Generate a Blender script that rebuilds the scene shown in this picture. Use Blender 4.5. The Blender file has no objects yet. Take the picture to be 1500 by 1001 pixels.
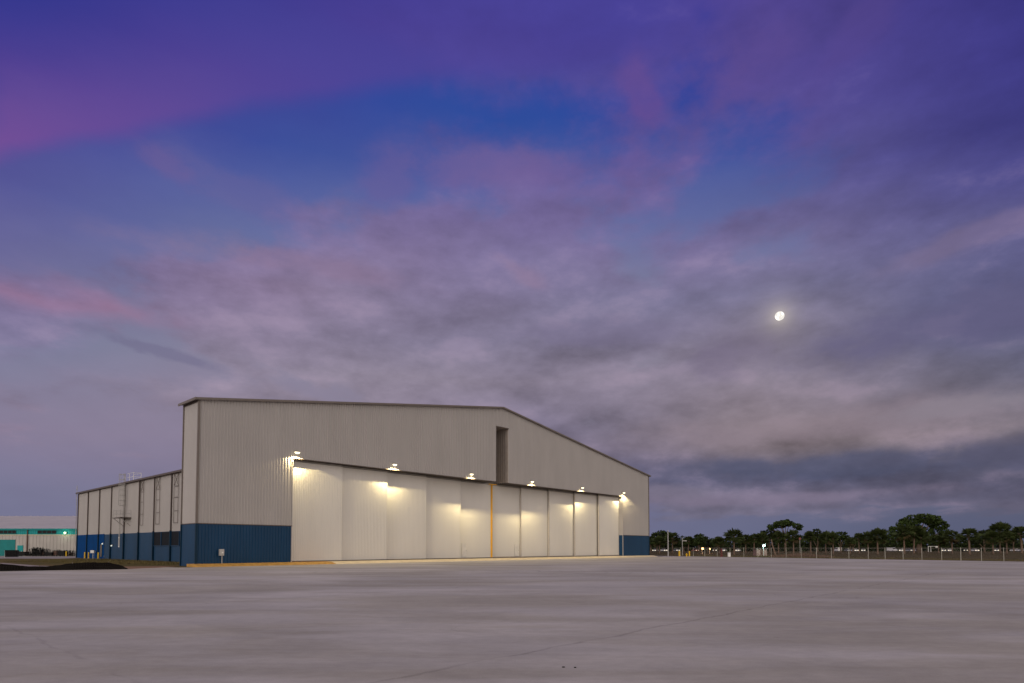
import bpy, math, random
from mathutils import Vector, Matrix
R = math.radians
rnd = random.Random(7)
sc = bpy.context.scene
COL = sc.collection

# ------------------------------------------------------------------ helpers
def s2l(c):
    out = []
    for v in c:
        v = v / 255.0
        out.append(v / 12.92 if v <= 0.04045 else ((v + 0.055) / 1.055) ** 2.4)
    return tuple(out)

class MB:
    """collects faces, then links them as one mesh object"""
    def __init__(s):
        s.v = []; s.f = []; s.m = []
    def poly(s, pts, mi=0):
        n = len(s.v); s.v += [tuple(p) for p in pts]; s.f.append(tuple(range(n, n + len(pts)))); s.m.append(mi)
    def box(s, x0, x1, y0, y1, z0, z1, mi=0, M=None, taper=0.0):
        n = len(s.v)
        cx, cy = (x0 + x1) / 2, (y0 + y1) / 2
        k = 1 - taper
        c = [(x0, y0, z0), (x1, y0, z0), (x1, y1, z0), (x0, y1, z0)]
        t = [(cx + (x - cx) * k, cy + (y - cy) * k, z1) for x, y, z in c]
        p = c + t
        if M is not None: p = [tuple(M @ Vector(q)) for q in p]
        s.v += p
        for f in ((3, 2, 1, 0), (4, 5, 6, 7), (0, 1, 5, 4), (1, 2, 6, 5), (2, 3, 7, 6), (3, 0, 4, 7)):
            s.f.append(tuple(n + i for i in f)); s.m.append(mi)
    def tube(s, pts, rad, n=8, mi=0, cap=True):
        pts = [Vector(p) for p in pts]
        rs = rad if isinstance(rad, (list, tuple)) else [rad] * len(pts)
        base = len(s.v)
        for i, p in enumerate(pts):
            a = pts[max(0, i - 1)]; b = pts[min(len(pts) - 1, i + 1)]
            t = (b - a).normalized()
            u = t.orthogonal().normalized() if abs(t.z) < 0.95 else Vector((1, 0, 0))
            u = (u - t * u.dot(t)).normalized(); w = t.cross(u)
            for k in range(n):
                ang = 2 * math.pi * k / n
                s.v.append(tuple(p + (u * math.cos(ang) + w * math.sin(ang)) * rs[i]))
        for i in range(len(pts) - 1):
            for k in range(n):
                a = base + i * n + k; b = base + i * n + (k + 1) % n
                s.f.append((a, b, b + n, a + n)); s.m.append(mi)
        if cap:
            s.f.append(tuple(base + k for k in range(n))[::-1]); s.m.append(mi)
            e = base + (len(pts) - 1) * n
            s.f.append(tuple(e + k for k in range(n))); s.m.append(mi)
    def ball(s, c, rx, ry, rz, nu=12, nv=8, mi=0, z0=-1.0, z1=1.0):
        base = len(s.v)
        for j in range(nv + 1):
            zz = z0 + (z1 - z0) * j / nv
            th = math.asin(max(-1, min(1, zz)))
            for i in range(nu):
                a = 2 * math.pi * i / nu
                s.v.append((c[0] + rx * math.cos(th) * math.cos(a), c[1] + ry * math.cos(th) * math.sin(a), c[2] + rz * zz))
        for j in range(nv):
            for i in range(nu):
                a = base + j * nu + i; b = base + j * nu + (i + 1) % nu
                s.f.append((a, b, b + nu, a + nu)); s.m.append(mi)
    def build(s, name, mats, parent=None, smooth=False, loc=None):
        me = bpy.data.meshes.new(name)
        me.from_pydata(s.v, [], s.f)
        if not isinstance(mats, (list, tuple)): mats = [mats]
        for m in mats: me.materials.append(m)
        if len(mats) > 1: me.polygons.foreach_set('material_index', s.m)
        if smooth: me.polygons.foreach_set('use_smooth', [True] * len(me.polygons))
        me.update()
        o = bpy.data.objects.new(name, me); COL.objects.link(o)
        if parent is not None: o.parent = parent
        if loc is not None: o.location = loc
        return o

def tag(o, label=None, cat=None, group=None, kind=None):
    if label: o['label'] = label
    if cat: o['category'] = cat
    if group: o['group'] = group
    if kind: o['kind'] = kind
    return o
def thing(name, label, cat, loc=(0, 0, 0), rz=0, group=None):
    o = bpy.data.objects.new(name, None); COL.objects.link(o)
    o.empty_display_size = 0.3
    o.location = loc; o.rotation_euler = (0, 0, rz)
    return tag(o, label, cat, group)
def copy_tree(o, parent=None):
    c = o.copy(); COL.objects.link(c)
    if parent is not None: c.parent = parent
    for ch in list(o.children): copy_tree(ch, c)
    return c

# ------------------------------------------------------------------ materials
def nodes_of(m):
    m.use_nodes = True
    nt = m.node_tree
    return nt, nt.nodes, nt.links, nt.nodes['Principled BSDF']
def mat(name, col, rough=0.6, metal=0.0, var=0.12, scale=1.5, emit=None, es=0.0, spec=0.5, stretch=None, bump=0.0, bscale=20):
    m = bpy.data.materials.new(name)
    nt, N, L, b = nodes_of(m)
    b.inputs['Roughness'].default_value = rough
    b.inputs['Metallic'].default_value = metal
    b.inputs['Specular IOR Level'].default_value = spec
    tc = N.new('ShaderNodeTexCoord')
    mp = N.new('ShaderNodeMapping'); L.new(tc.outputs['Object'], mp.inputs[0])
    if stretch: mp.inputs['Scale'].default_value = stretch
    nz = N.new('ShaderNodeTexNoise'); nz.inputs['Scale'].default_value = scale; nz.inputs['Detail'].default_value = 5
    L.new(mp.outputs[0], nz.inputs['Vector'])
    mr = N.new('ShaderNodeMapRange'); mr.inputs['From Min'].default_value = 0.3; mr.inputs['From Max'].default_value = 0.7
    mr.inputs['To Min'].default_value = 1 - var; mr.inputs['To Max'].default_value = 1 + var
    L.new(nz.outputs['Fac'], mr.inputs['Value'])
    mx = N.new('ShaderNodeVectorMath'); mx.operation = 'SCALE'; mx.inputs[0].default_value = col
    L.new(mr.outputs[0], mx.inputs['Scale'])
    L.new(mx.outputs[0], b.inputs['Base Color'])
    if emit:
        b.inputs['Emission Color'].default_value = (*emit, 1); b.inputs['Emission Strength'].default_value = es
    if bump:
        n2 = N.new('ShaderNodeTexNoise'); n2.inputs['Scale'].default_value = bscale; L.new(tc.outputs['Object'], n2.inputs['Vector'])
        bp = N.new('ShaderNodeBump'); bp.inputs['Strength'].default_value = bump; bp.inputs['Distance'].default_value = 0.05
        L.new(n2.outputs['Fac'], bp.inputs['Height']); L.new(bp.outputs[0], b.inputs['Normal'])
    return m

M = {}
M['siding'] = mat('siding_grey', (0.425, 0.402, 0.388), 0.42, 0.0, 0.05, 0.4, stretch=(1, 1, .3))
M['siding_blue'] = mat('siding_blue', (0.006, 0.048, 0.118), 0.42, 0.0, 0.12, 0.6, stretch=(1, 1, .2), spec=.28)
M['bright_blue'] = mat('bright_blue', (0.0, 0.052, 0.20), 0.6, 0, 0.08, 0.6, spec=.08)
M['door'] = mat('door_white', (0.665, 0.645, 0.605), 0.34, 0.0, 0.04, 0.3, stretch=(1, 1, .2))
M['brown'] = mat('trim_brown', (0.10, 0.075, 0.065), 0.5, 0.0, 0.1)
M['trim'] = mat('trim_taupe', (0.165, 0.138, 0.120), 0.5, 0.0, 0.08)
M['trimlight'] = mat('trim_light', (0.50, 0.46, 0.42), 0.4, 0.0, 0.05)
M['dblue'] = mat('trim_dark_blue', (0.003, 0.026, 0.055), 0.5, 0.0, 0.1, spec=.2)
M['wicket'] = mat('wicket_white', (0.70, 0.68, 0.64), 0.4)
M['rail'] = mat('guide_rail_grey', (0.33, 0.31, 0.28), 0.5)
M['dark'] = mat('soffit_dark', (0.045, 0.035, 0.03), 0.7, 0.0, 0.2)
M['slotwall'] = mat('slot_wall', (0.32, 0.28, 0.25), 0.55, 0.0, 0.08)
M['roof'] = mat('roof_metal', (0.30, 0.27, 0.26), 0.5, 0.0, 0.1, 0.5)
M['orange'] = mat('orange_seal', (0.80, 0.42, 0.02), 0.5, 0, 0.08, emit=None)
M['yellow'] = mat('yellow_paint', (0.80, 0.50, 0.01), 0.5, 0, 0.15, 3)
M['curb_y'] = mat('curb_yellow', (0.50, 0.27, 0.055), 0.7, 0, 0.25, 2)
M['curb_c'] = mat('curb_cream', (0.72, 0.60, 0.40), 0.65, 0, 0.12, 1.2)
M['galv'] = mat('galvanised', (0.46, 0.45, 0.43), 0.45, 0.2, 0.1)
M['post'] = mat('fence_post', (0.42, 0.41, 0.35), 0.5, 0.1, 0.1)
M['white'] = mat('white_paint', (0.80, 0.79, 0.76), 0.5, 0, 0.08)
M['black'] = mat('black_steel', (0.008, 0.008, 0.009), 0.6, 0, 0.3, 3, spec=.2)
M['rust'] = mat('rusty_steel', (0.10, 0.05, 0.035), 0.7, 0, 0.4, 3)
M['louvre'] = mat('louvre_dark', (0.011, 0.015, 0.022), 0.5, 0, 0.25, spec=.1)
M['teal'] = mat('teal_paint', (0.0, 0.30, 0.31), 0.5, 0, 0.10, 0.8, spec=.25)
M['tealdoor'] = mat('teal_door', (0.0, 0.20, 0.20), 0.5, 0, 0.10, 0.8, spec=.25)
M['pale'] = mat('pale_siding', (0.44, 0.41, 0.38), 0.5, 0, 0.08, 0.5)
M['paleroof'] = mat('pale_roof', (0.52, 0.49, 0.48), 0.5, 0, 0.08, 0.3)
M['glass'] = mat('dark_glass', (0.006, 0.005, 0.009), 0.4, 0, 0.2, spec=.15)
M['silt'] = mat('silt_fabric', (0.013, 0.011, 0.010), 0.95, 0, 0.3, 1.2, spec=.04)
M['wood'] = mat('stake_wood', (0.16, 0.13, 0.10), 0.8, 0, 0.3, 4)
M['pebble'] = mat('dark_pebble', (0.02, 0.02, 0.02), 0.8, 0, 0.2)
def lamp_mat(name, col, st):
    return mat(name, (0.8, 0.8, 0.8), 0.3, 0, 0.0, emit=col, es=st)
M['lens'] = lamp_mat('lamp_lens', (1.0, 0.88, 0.56), 2.4)
M['lens_green'] = lamp_mat('lamp_green', (0.80, 1.0, 0.50), 1.8)
M['lens_cyan'] = lamp_mat('lamp_cyan', (0.6, 1.0, 0.95), 2.2)
M['lens_orange'] = lamp_mat('lamp_orange', (1.0, 0.40, 0.12), 1.7)
M['headlight'] = lamp_mat('car_lamp', (1.0, 0.85, 0.55), 1.6)
M['lens_dim'] = lamp_mat('lamp_dim', (0.8, 0.95, 0.85), .7)

# ------------------------------------------------------------------ ground materials
DX, DY = 0.66977064, 0.74256804       # along the hangar front
NX, NY = -0.74256804, 0.66977064      # into the hangar
def concrete_mat():
    m = bpy.data.materials.new('apron_concrete')
    nt, N, L, b = nodes_of(m)
    geo = N.new('ShaderNodeNewGeometry')
    def noise(scale, detail, st, rough=0.55, dist=0.0):
        mp = N.new('ShaderNodeMapping'); mp.inputs['Scale'].default_value = st
        L.new(geo.outputs['Position'], mp.inputs[0])
        n = N.new('ShaderNodeTexNoise'); n.inputs['Scale'].default_value = scale; n.inputs['Detail'].default_value = detail
        n.inputs['Roughness'].default_value = rough; n.inputs['Distortion'].default_value = dist
        L.new(mp.outputs[0], n.inputs['Vector'])
        return n.outputs['Fac']
    def math_(op, a, b_=None, c=None):
        n = N.new('ShaderNodeMath'); n.operation = op
        for i, v in enumerate((a, b_, c)):
            if v is None: continue
            if isinstance(v, (int, float)): n.inputs[i].default_value = v
            else: L.new(v, n.inputs[i])
        return n.outputs[0]
    def rng(v, a, b_, c, d, smooth=True):
        n = N.new('ShaderNodeMapRange')
        if smooth: n.interpolation_type = 'SMOOTHSTEP'
        L.new(v, n.inputs['Value'])
        for k, x in zip(('From Min', 'From Max', 'To Min', 'To Max'), (a, b_, c, d)): n.inputs[k].default_value = x
        return n.outputs[0]
    big = noise(0.055, 4, (1, 1.4, 1), 0.6, 0.8)
    mid = noise(0.30, 6, (0.8, 1.5, 1), 0.62, 1.2)
    fine = noise(3.0, 6, (1, 1.6, 1), 0.65)
    grit = noise(30.0, 3, (1, 1, 1), 0.6)
    broom = noise(1.0, 6, (0.10, 0.85, 1), 0.62, 0.25)
    swipe = noise(0.14, 5, (0.55, 1.7, 1), 0.6, 0.5)
    v = math_('MULTIPLY', rng(big, .35, .68, .90, 1.10), rng(mid, .32, .7, .92, 1.07))
    v = math_('MULTIPLY', v, rng(fine, .3, .7, .945, 1.05))
    v = math_('MULTIPLY', v, rng(broom, .32, .68, .965, 1.035))
    v = math_('MULTIPLY', v, rng(swipe, .38, .62, .925, 1.06))
    v = math_('MULTIPLY', v, rng(grit, .3, .7, .96, 1.04))
    # slab joints parallel and square to the hangar
    sep = N.new('ShaderNodeSeparateXYZ'); L.new(geo.outputs['Position'], sep.inputs[0])
    wob = math_('MULTIPLY', math_('SUBTRACT', noise(0.4, 6, (1, 1, 1), .65), 0.5), 0.9)
    def joint(cx, cy, off, period, w, depth):
        t = math_('ADD', math_('MULTIPLY', sep.outputs[0], cx), math_('MULTIPLY', sep.outputs[1], cy))
        t = math_('ADD', t, wob)
        t = math_('PINGPONG', math_('SUBTRACT', t, off), period / 2)
        return rng(t, 0, w, depth, 0), t
    j1, t1 = joint(NX, NY, 7.72, 15.2, 0.09, 0.24)
    j2, t2 = joint(DX, DY, 3.1, 15.2, 0.07, 0.13)
    brk = rng(noise(0.8, 3, (1, 1, 1)), .35, .6, .25, 1.0)
    jj = math_('MULTIPLY', math_('ADD', j1, j2), brk)
    v = math_('MULTIPLY', v, math_('SUBTRACT', 1.0, jj))
    # hairline cracks
    vo = N.new('ShaderNodeTexVoronoi'); vo.feature = 'DISTANCE_TO_EDGE'; vo.inputs['Scale'].default_value = 0.11
    mpv = N.new('ShaderNodeMapping'); L.new(geo.outputs['Position'], mpv.inputs[0])
    nzv = N.new('ShaderNodeTexNoise'); nzv.inputs['Scale'].default_value = 0.7; nzv.inputs['Detail'].default_value = 4
    L.new(geo.outputs['Position'], nzv.inputs['Vector'])
    vs = N.new('ShaderNodeVectorMath'); vs.operation = 'MULTIPLY_ADD'; vs.inputs[1].default_value = (1.6, 1.6, 0)
    L.new(nzv.outputs['Color'], vs.inputs[0]); L.new(mpv.outputs[0], vs.inputs[2]); L.new(vs.outputs[0], vo.inputs['Vector'])
    crack = math_('MULTIPLY', rng(vo.outputs['Distance'], 0, .0045, .14, 0), rng(noise(0.12, 2, (1, 1, 1)), .5, .62, 0, 1))
    v = math_('MULTIPLY', v, math_('SUBTRACT', 1.0, crack))
    # curved tyre marks near the doors
    wv = N.new('ShaderNodeTexWave'); wv.wave_type = 'RINGS'; wv.rings_direction = 'Z'; wv.inputs['Scale'].default_value = 0.17
    wv.inputs['Distortion'].default_value = 1.2; wv.inputs['Detail Scale'].default_value = 0.2
    mpw = N.new('ShaderNodeMapping'); mpw.inputs['Location'].default_value = (6, -52, 0); L.new(geo.outputs['Position'], mpw.inputs[0])
    L.new(mpw.outputs[0], wv.inputs['Vector'])
    gx = math_('SUBTRACT', sep.outputs[0], -4.0); gy = math_('SUBTRACT', sep.outputs[1], 56.0)
    dist = math_('SQRT', math_('ADD', math_('MULTIPLY', gx, gx), math_('MULTIPLY', gy, gy)))
    tyre = math_('MULTIPLY', rng(wv.outputs['Fac'], .93, 1.0, 0, .16), rng(dist, 10, 24, 1, 0))
    tyre = math_('MULTIPLY', tyre, rng(noise(.25, 3, (1, 1, 1)), .42, .6, 0, 1))
    v = math_('MULTIPLY', v, math_('SUBTRACT', 1.0, tyre))
    # small dark spots
    vd = N.new('ShaderNodeTexVoronoi'); vd.inputs['Scale'].default_value = 0.45; L.new(geo.outputs['Position'], vd.inputs['Vector'])
    spot = math_('MULTIPLY', rng(vd.outputs['Distance'], .0, .05, .25, 0), rng(noise(.3, 1, (1, 1, 1)), .55, .6, 0, 1))
    v = math_('MULTIPLY', v, math_('SUBTRACT', 1.0, spot))
    hue = N.new('ShaderNodeMix'); hue.data_type = 'RGBA'
    L.new(rng(math_('ADD', math_('MULTIPLY', swipe, .7), math_('MULTIPLY', noise(0.09, 4, (1, 1.7, 1), .6, 1.0), .3)), .42, .58, 0, 1), hue.inputs['Factor'])
    hue.inputs[6].default_value = (0.408, 0.374, 0.342, 1); hue.inputs[7].default_value = (0.424, 0.396, 0.392, 1)
    sc_ = N.new('ShaderNodeVectorMath'); sc_.operation = 'SCALE'
    L.new(hue.outputs[2], sc_.inputs[0]); L.new(v, sc_.inputs['Scale'])
    L.new(sc_.outputs[0], b.inputs['Base Color'])
    L.new(rng(mid, .3, .7, .72, .9), b.inputs['Roughness'])
    b.inputs['Specular IOR Level'].default_value = 0.12
    bp = N.new('ShaderNodeBump'); bp.inputs['Strength'].default_value = 0.18; bp.inputs['Distance'].default_value = 0.01
    L.new(grit, bp.inputs['Height']); L.new(bp.outputs[0], b.inputs['Normal'])
    return m
M['apron'] = concrete_mat()

def ground_mat(name, c1, c2, c3, s1=0.12, s2=1.2):
    m = bpy.data.materials.new(name)
    nt, N, L, b = nodes_of(m)
    geo = N.new('ShaderNodeNewGeometry')
    n1 = N.new('ShaderNodeTexNoise'); n1.inputs['Scale'].default_value = s1; n1.inputs['Detail'].default_value = 6
    n2 = N.new('ShaderNodeTexNoise'); n2.inputs['Scale'].default_value = s2; n2.inputs['Detail'].default_value = 6
    L.new(geo.outputs['Position'], n1.inputs['Vector']); L.new(geo.outputs['Position'], n2.inputs['Vector'])
    r1 = N.new('ShaderNodeValToRGB'); r1.color_ramp.elements[0].position = .38; r1.color_ramp.elements[1].position = .62
    r1.color_ramp.elements[0].color = (*c1, 1); r1.color_ramp.elements[1].color = (*c2, 1)
    L.new(n1.outputs['Fac'], r1.inputs[0])
    mr = N.new('ShaderNodeMapRange'); mr.inputs['From Min'].default_value = .5; mr.inputs['From Max'].default_value = .68
    L.new(n2.outputs['Fac'], mr.inputs['Value'])
    mx = N.new('ShaderNodeMix'); mx.data_type = 'RGBA'
    L.new(mr.outputs[0], mx.inputs['Factor']); L.new(r1.outputs[0], mx.inputs[6]); mx.inputs[7].default_value = (*c3, 1)
    L.new(mx.outputs[2], b.inputs['Base Color']); b.inputs['Roughness'].default_value = .95
    b.inputs['Specular IOR Level'].default_value = .1
    bp = N.new('ShaderNodeBump'); bp.inputs['Strength'].default_value = .6; bp.inputs['Distance'].default_value = .1
    L.new(n2.outputs['Fac'], bp.inputs['Height']); L.new(bp.outputs[0], b.inputs['Normal'])
    return m
M['grass'] = ground_mat('dry_grass', (0.100, 0.080, 0.024), (0.150, 0.105, 0.045), (0.070, 0.068, 0.016))
M['verge'] = ground_mat('dark_verge', (0.066, 0.052, 0.018), (0.100, 0.066, 0.028), (0.040, 0.040, 0.012), .18, .9)
M['sand'] = ground_mat('sandy_soil', (0.27, 0.16, 0.11), (0.20, 0.13, 0.08), (0.30, 0.19, 0.14), .3, 2)
M['pad'] = mat('pad_concrete', (0.30, 0.27, 0.26), .8, 0, .12, .2)
M['path'] = mat('pale_track', (0.30, 0.25, 0.24), .85, 0, .15, .2)
M['blade'] = mat('grass_blades', (0.125, 0.100, 0.034), .9, 0, .4, .4)
M['road'] = mat('road_asphalt', (0.05, 0.05, 0.055), .8, 0, .15, .2)

# ------------------------------------------------------------------ SETTING: ground sheets
def sheet(name, pts, z, m):
    b = MB(); b.poly([(x, y, z) for x, y in pts]); o = b.build(name, m); tag(o, kind='structure'); return o
def H(s, b): return (-33.10740709 + DX * s + NX * b, 64.49523213 + DY * s + NY * b)
sheet('ground', [(-6000, -6000), (6000, -6000), (6000, 6000), (-6000, 6000)], -0.012, M['grass'])
apron_pts = [(-140, -70), (140, -70), (140, -22), (100, 43.3), (72.59, 87.38), (36.6, 144.57), (33.0, 151.5), H(100, 2), H(98, -2.0), H(0, -2.0), H(-2.2, -1.6), H(-2.6, 0.3), (-35.67, 57.2), (-43.26, 52.11), (-60, 38), (-140, -20)]
sheet('apron', apron_pts, 0.0, M['apron'])
sheet('service_yard', [(-190, 120), (-82, 111.5), (-84, 122), (-90, 145), (-190, 145)], -0.008, M['pad'])
sheet('dirt_track', [(-90, 88), (-66, 80), (-52, 68), (-41, 62), (-37.5, 58.2), (-43.3, 53.3), (-60, 39.5), (-100, 9)], -0.004, M['path'])
sheet('verge', [(33.6, 151.6), (37.2, 145.0), (73.2, 87.8), (85, 69), (600, 69), (600, 420), (-60, 420), (-20, 200)], -0.004, M['verge'])
sheet('sand_patch', [(-37.6, 58.2), (-36.0, 57.0), (-35.1, 60.2), (-35.0, 64.4), (-37.4, 66.0), (-41.5, 64.6), (-40.2, 60.6)], 0.002, M['sand'])
b = MB()
for i in range(60):   # worn soil edge between apron and grass on the fence side
    t0 = i / 60; t1 = (i + 1) / 60
    def P(t, o): return (36.6 + (72.59 - 36.6) * t * 1.75 + o * .85 + .3 * math.sin(t * 37), 144.57 + (87.38 - 144.57) * t * 1.75 + o * .53)
    a = P(t0, .5); c = P(t1, .5); e = P(t1, 2.6 + .6 * math.sin(i * 1.7)); g = P(t0, 2.6 + .6 * math.sin((i - 1) * 1.7))
    b.poly([(*a, -.006), (*c, -.006), (*e, -.006), (*g, -.006)])
o = b.build('soil_edge', M['sand']); tag(o, kind='structure')
sheet('road', [(20, 300), (420, 300), (420, 307), (20, 307)], -0.006, M['road'])

# ------------------------------------------------------------------ HANGAR
W = 94.05547; HE = 17.379; HR = 24.416; HB = 4.235; X0 = 10.7168; X1 = W - 10.7168; HD = 12.25; ST = 21.2; S0 = 45.6; S1 = 48.55
HX = DX * 0 - 33.10740709; HY = 64.49523213
hang = thing('aircraft_hangar', 'huge grey ribbed metal hangar with blue base band and floodlit white sliding doors', 'hangar',
             (HX, HY, 0.3), math.atan2(DY, DX))
def gable(s): return HE + (HR - HE) * (1 - abs(s - W / 2) / (W / 2))
def ribs(mb, s0, s1, z0, z1, place, pitch=0.34, depth=0.072, mi=0, brk=()):
    """ribbed sheet between s0 and s1; place(s, outward) -> (x, y); z0/z1 numbers or functions"""
    f0 = z0 if callable(z0) else (lambda s: z0)
    f1 = z1 if callable(z1) else (lambda s: z1)
    cols = []
    k = math.floor(s0 / pitch)
    while k * pitch < s1:
        for fr, d in ((0, 0), (.62, 0), (.70, depth), (.90, depth), (.98, 0)):
            s = (k + fr) * pitch
            if s0 < s < s1: cols.append((s, d))
        k += 1
    cols = [(s0, 0)] + cols + [(s1, 0)]
    for q in brk:
        if s0 < q < s1: cols.append((q, 0))
    cols.sort()
    for (a, da), (c, dc) in zip(cols[:-1], cols[1:]):
        pa = place(a, da); pc = place(c, dc)
        mb.poly([(pa[0], pa[1], f0(a)), (pc[0], pc[1], f0(c)), (pc[0], pc[1], f1(c)), (pa[0], pa[1], f1(a))], mi)
front = lambda s, d: (s, -d)
b = MB()
ribs(b, 0, X0, HB, gable, front)
ribs(b, X0, S0, HD, gable, front)
ribs(b, S0, S1, ST, gable, front, brk=(W / 2,))
ribs(b, S1, X1, HD, gable, front)
ribs(b, X1, W, HB, gable, front)
b.build('front_cladding', M['siding'], hang)
for a_, c_ in ((0, X0), (X1, W)):
    b = MB(); ribs(b, a_, c_, 0, HB, front); b.build('base_cladding', M['siding_blue'], hang)
# returns and back of the tall front block
TB = 4.05
for fn in (lambda q, d: (-d, q), lambda q, d: (W + d, q)):
    b = MB(); ribs(b, 0.0, TB, HB, HE - .02, fn, depth=.03); b.build('return_cladding', M['siding'], hang)
    b = MB(); ribs(b, 0.0, TB, -.3, HB, fn, depth=.03); b.build('return_base_cladding', M['siding_blue'], hang)
b = MB(); ribs(b, 0.0, W, 0.0, gable, lambda q, d: (q, TB + d), brk=(W / 2,)); b.build('upper_back_cladding', M['siding'], hang)
# corner trims: upper brown-grey, lower dark blue
for x in (0, W):
    for y in (0, TB):
        r = .10
        b = MB(); b.box(x - r, x + r, y - r, y + r, HB + .01, HE - .05); b.build('corner_trim', M['trim'], hang)
        b = MB(); b.box(x - r, x + r, y - r, y + r, -.3, HB); b.build('base_corner_trim', M['dblue'], hang)
# thin flashing between the blue and the grey sheets
for bb_ in ((.11, X0 - .02, -.095, -.075), (X1 + .02, W - .11, -.095, -.075), (-.055, -.035, .11, TB - .11)):
    b = MB(); b.box(*bb_, HB - .04, HB + .05); b.build('band_flashing', M['brown'], hang)
# roof of the tall block with rake trim
b = MB()
OV = .38; EO = .42; TH = .10
for (sa, sb) in ((-EO, W / 2), (W / 2, W + EO)):
    za = gable(sa); zb = gable(sb)
    y0, y1 = -OV + .05, TB + .4
    P = [(sa, y0, za + .02), (sb, y0, zb + .02), (sb, y1, zb + .02), (sa, y1, za + .02)]
    Q = [(x, y, z + TH) for x, y, z in P]
    for f in ((P[3], P[2], P[1], P[0]), Q, (P[0], P[1], Q[1], Q[0]), (P[2], P[3], Q[3], Q[2]), (P[3], P[0], Q[0], Q[3]) if sa < 0 else (P[1], P[2], Q[2], Q[1])): b.poly(f)
b.build('roof', M['roof'], hang)
b = MB()
for (sa, sb) in ((-EO, W / 2), (W / 2, W + EO)):
    za = gable(sa); zb = gable(sb)
    for (y0, y1, lo, hi) in ((-OV - .02, -OV + .046, -.09, .16),):
        A = [(sa, y0, za + lo), (sb, y0, zb + lo), (sb, y0, zb + hi), (sa, y0, za + hi)]
        B = [(x, y1, z) for x, y, z in A]
        b.poly(A); b.poly(B[::-1]); b.poly([A[3], A[2], B[2], B[3]]); b.poly([A[1], A[0], B[0], B[1]])
        b.poly([A[0], A[3], B[3], B[0]]) if sa < 0 else b.poly([A[2], A[1], B[1], B[2]])
b.build('rake_trim', M['trim'], hang)
b = MB()
b.box(-EO - .10, -EO + .0, -OV, TB + .4, gable(-EO) - .08, gable(-EO) + .17); b.build('gutter', M['trim'], hang)
b = MB(); b.box(W + EO, W + EO + .10, -OV, TB + .4, gable(-EO) - .08, gable(-EO) + .17); b.build('gutter', M['trim'], hang)
b = MB()  # dark brown eave filler under the return gutter
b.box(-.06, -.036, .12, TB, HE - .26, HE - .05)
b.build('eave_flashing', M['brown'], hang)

# soffit, jambs, tail slot
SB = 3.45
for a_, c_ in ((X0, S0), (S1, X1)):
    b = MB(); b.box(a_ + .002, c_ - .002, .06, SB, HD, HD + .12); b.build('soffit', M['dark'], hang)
    b = MB(); b.box(a_, c_, -.085, .058, HD - .03, HD + .04); b.build('header_trim', M['brown'], hang)
b = MB(); ribs(b, .0, 3.3, 0, HD - .07, lambda q, d: (X0 + d - .02, q), depth=.03); b.build('door_jamb', M['siding'], hang)
b = MB(); ribs(b, .0, 3.3, HB, HD - .07, lambda q, d: (X1 - d + .02, q), depth=.03); b.build('door_jamb', M['siding'], hang)
b = MB(); ribs(b, .0, 3.3, 0, HB, lambda q, d: (X1 - d + .02, q), depth=.03)
b.build('base_jamb', M['siding_blue'], hang)
b = MB(); b.box(X0 - .10, X0, -.085, -.0, 0, HD - .07); b.build('jamb_trim', M['siding'], hang)
b = MB(); b.box(X1, X1 + .10, -.085, 0, 0, HD - .07); b.build('jamb_trim', M['trimlight'], hang)
b = MB()
ribs(b, .0, SB, HD, ST, lambda q, d: (S0 + d - .01, q), depth=.05)
ribs(b, .0, SB, HD, ST, lambda q, d: (S1 - d + .01, q), depth=.05, pitch=.42)
ribs(b, S0, S1, HD - .4, ST, lambda q, d: (q, SB - d))
b.box(S0, S1, .0, SB, ST, ST + .1)
b.build('tail_slot', M['slotwall'], hang)
b = MB()
b.box(S0 - .09, S0, -.08, .02, HD + .1, ST); b.box(S0 - .09, S1 + .06, -.08, .02, ST, ST + .09)
b.build('slot_trim', M['brown'], hang)

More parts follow.
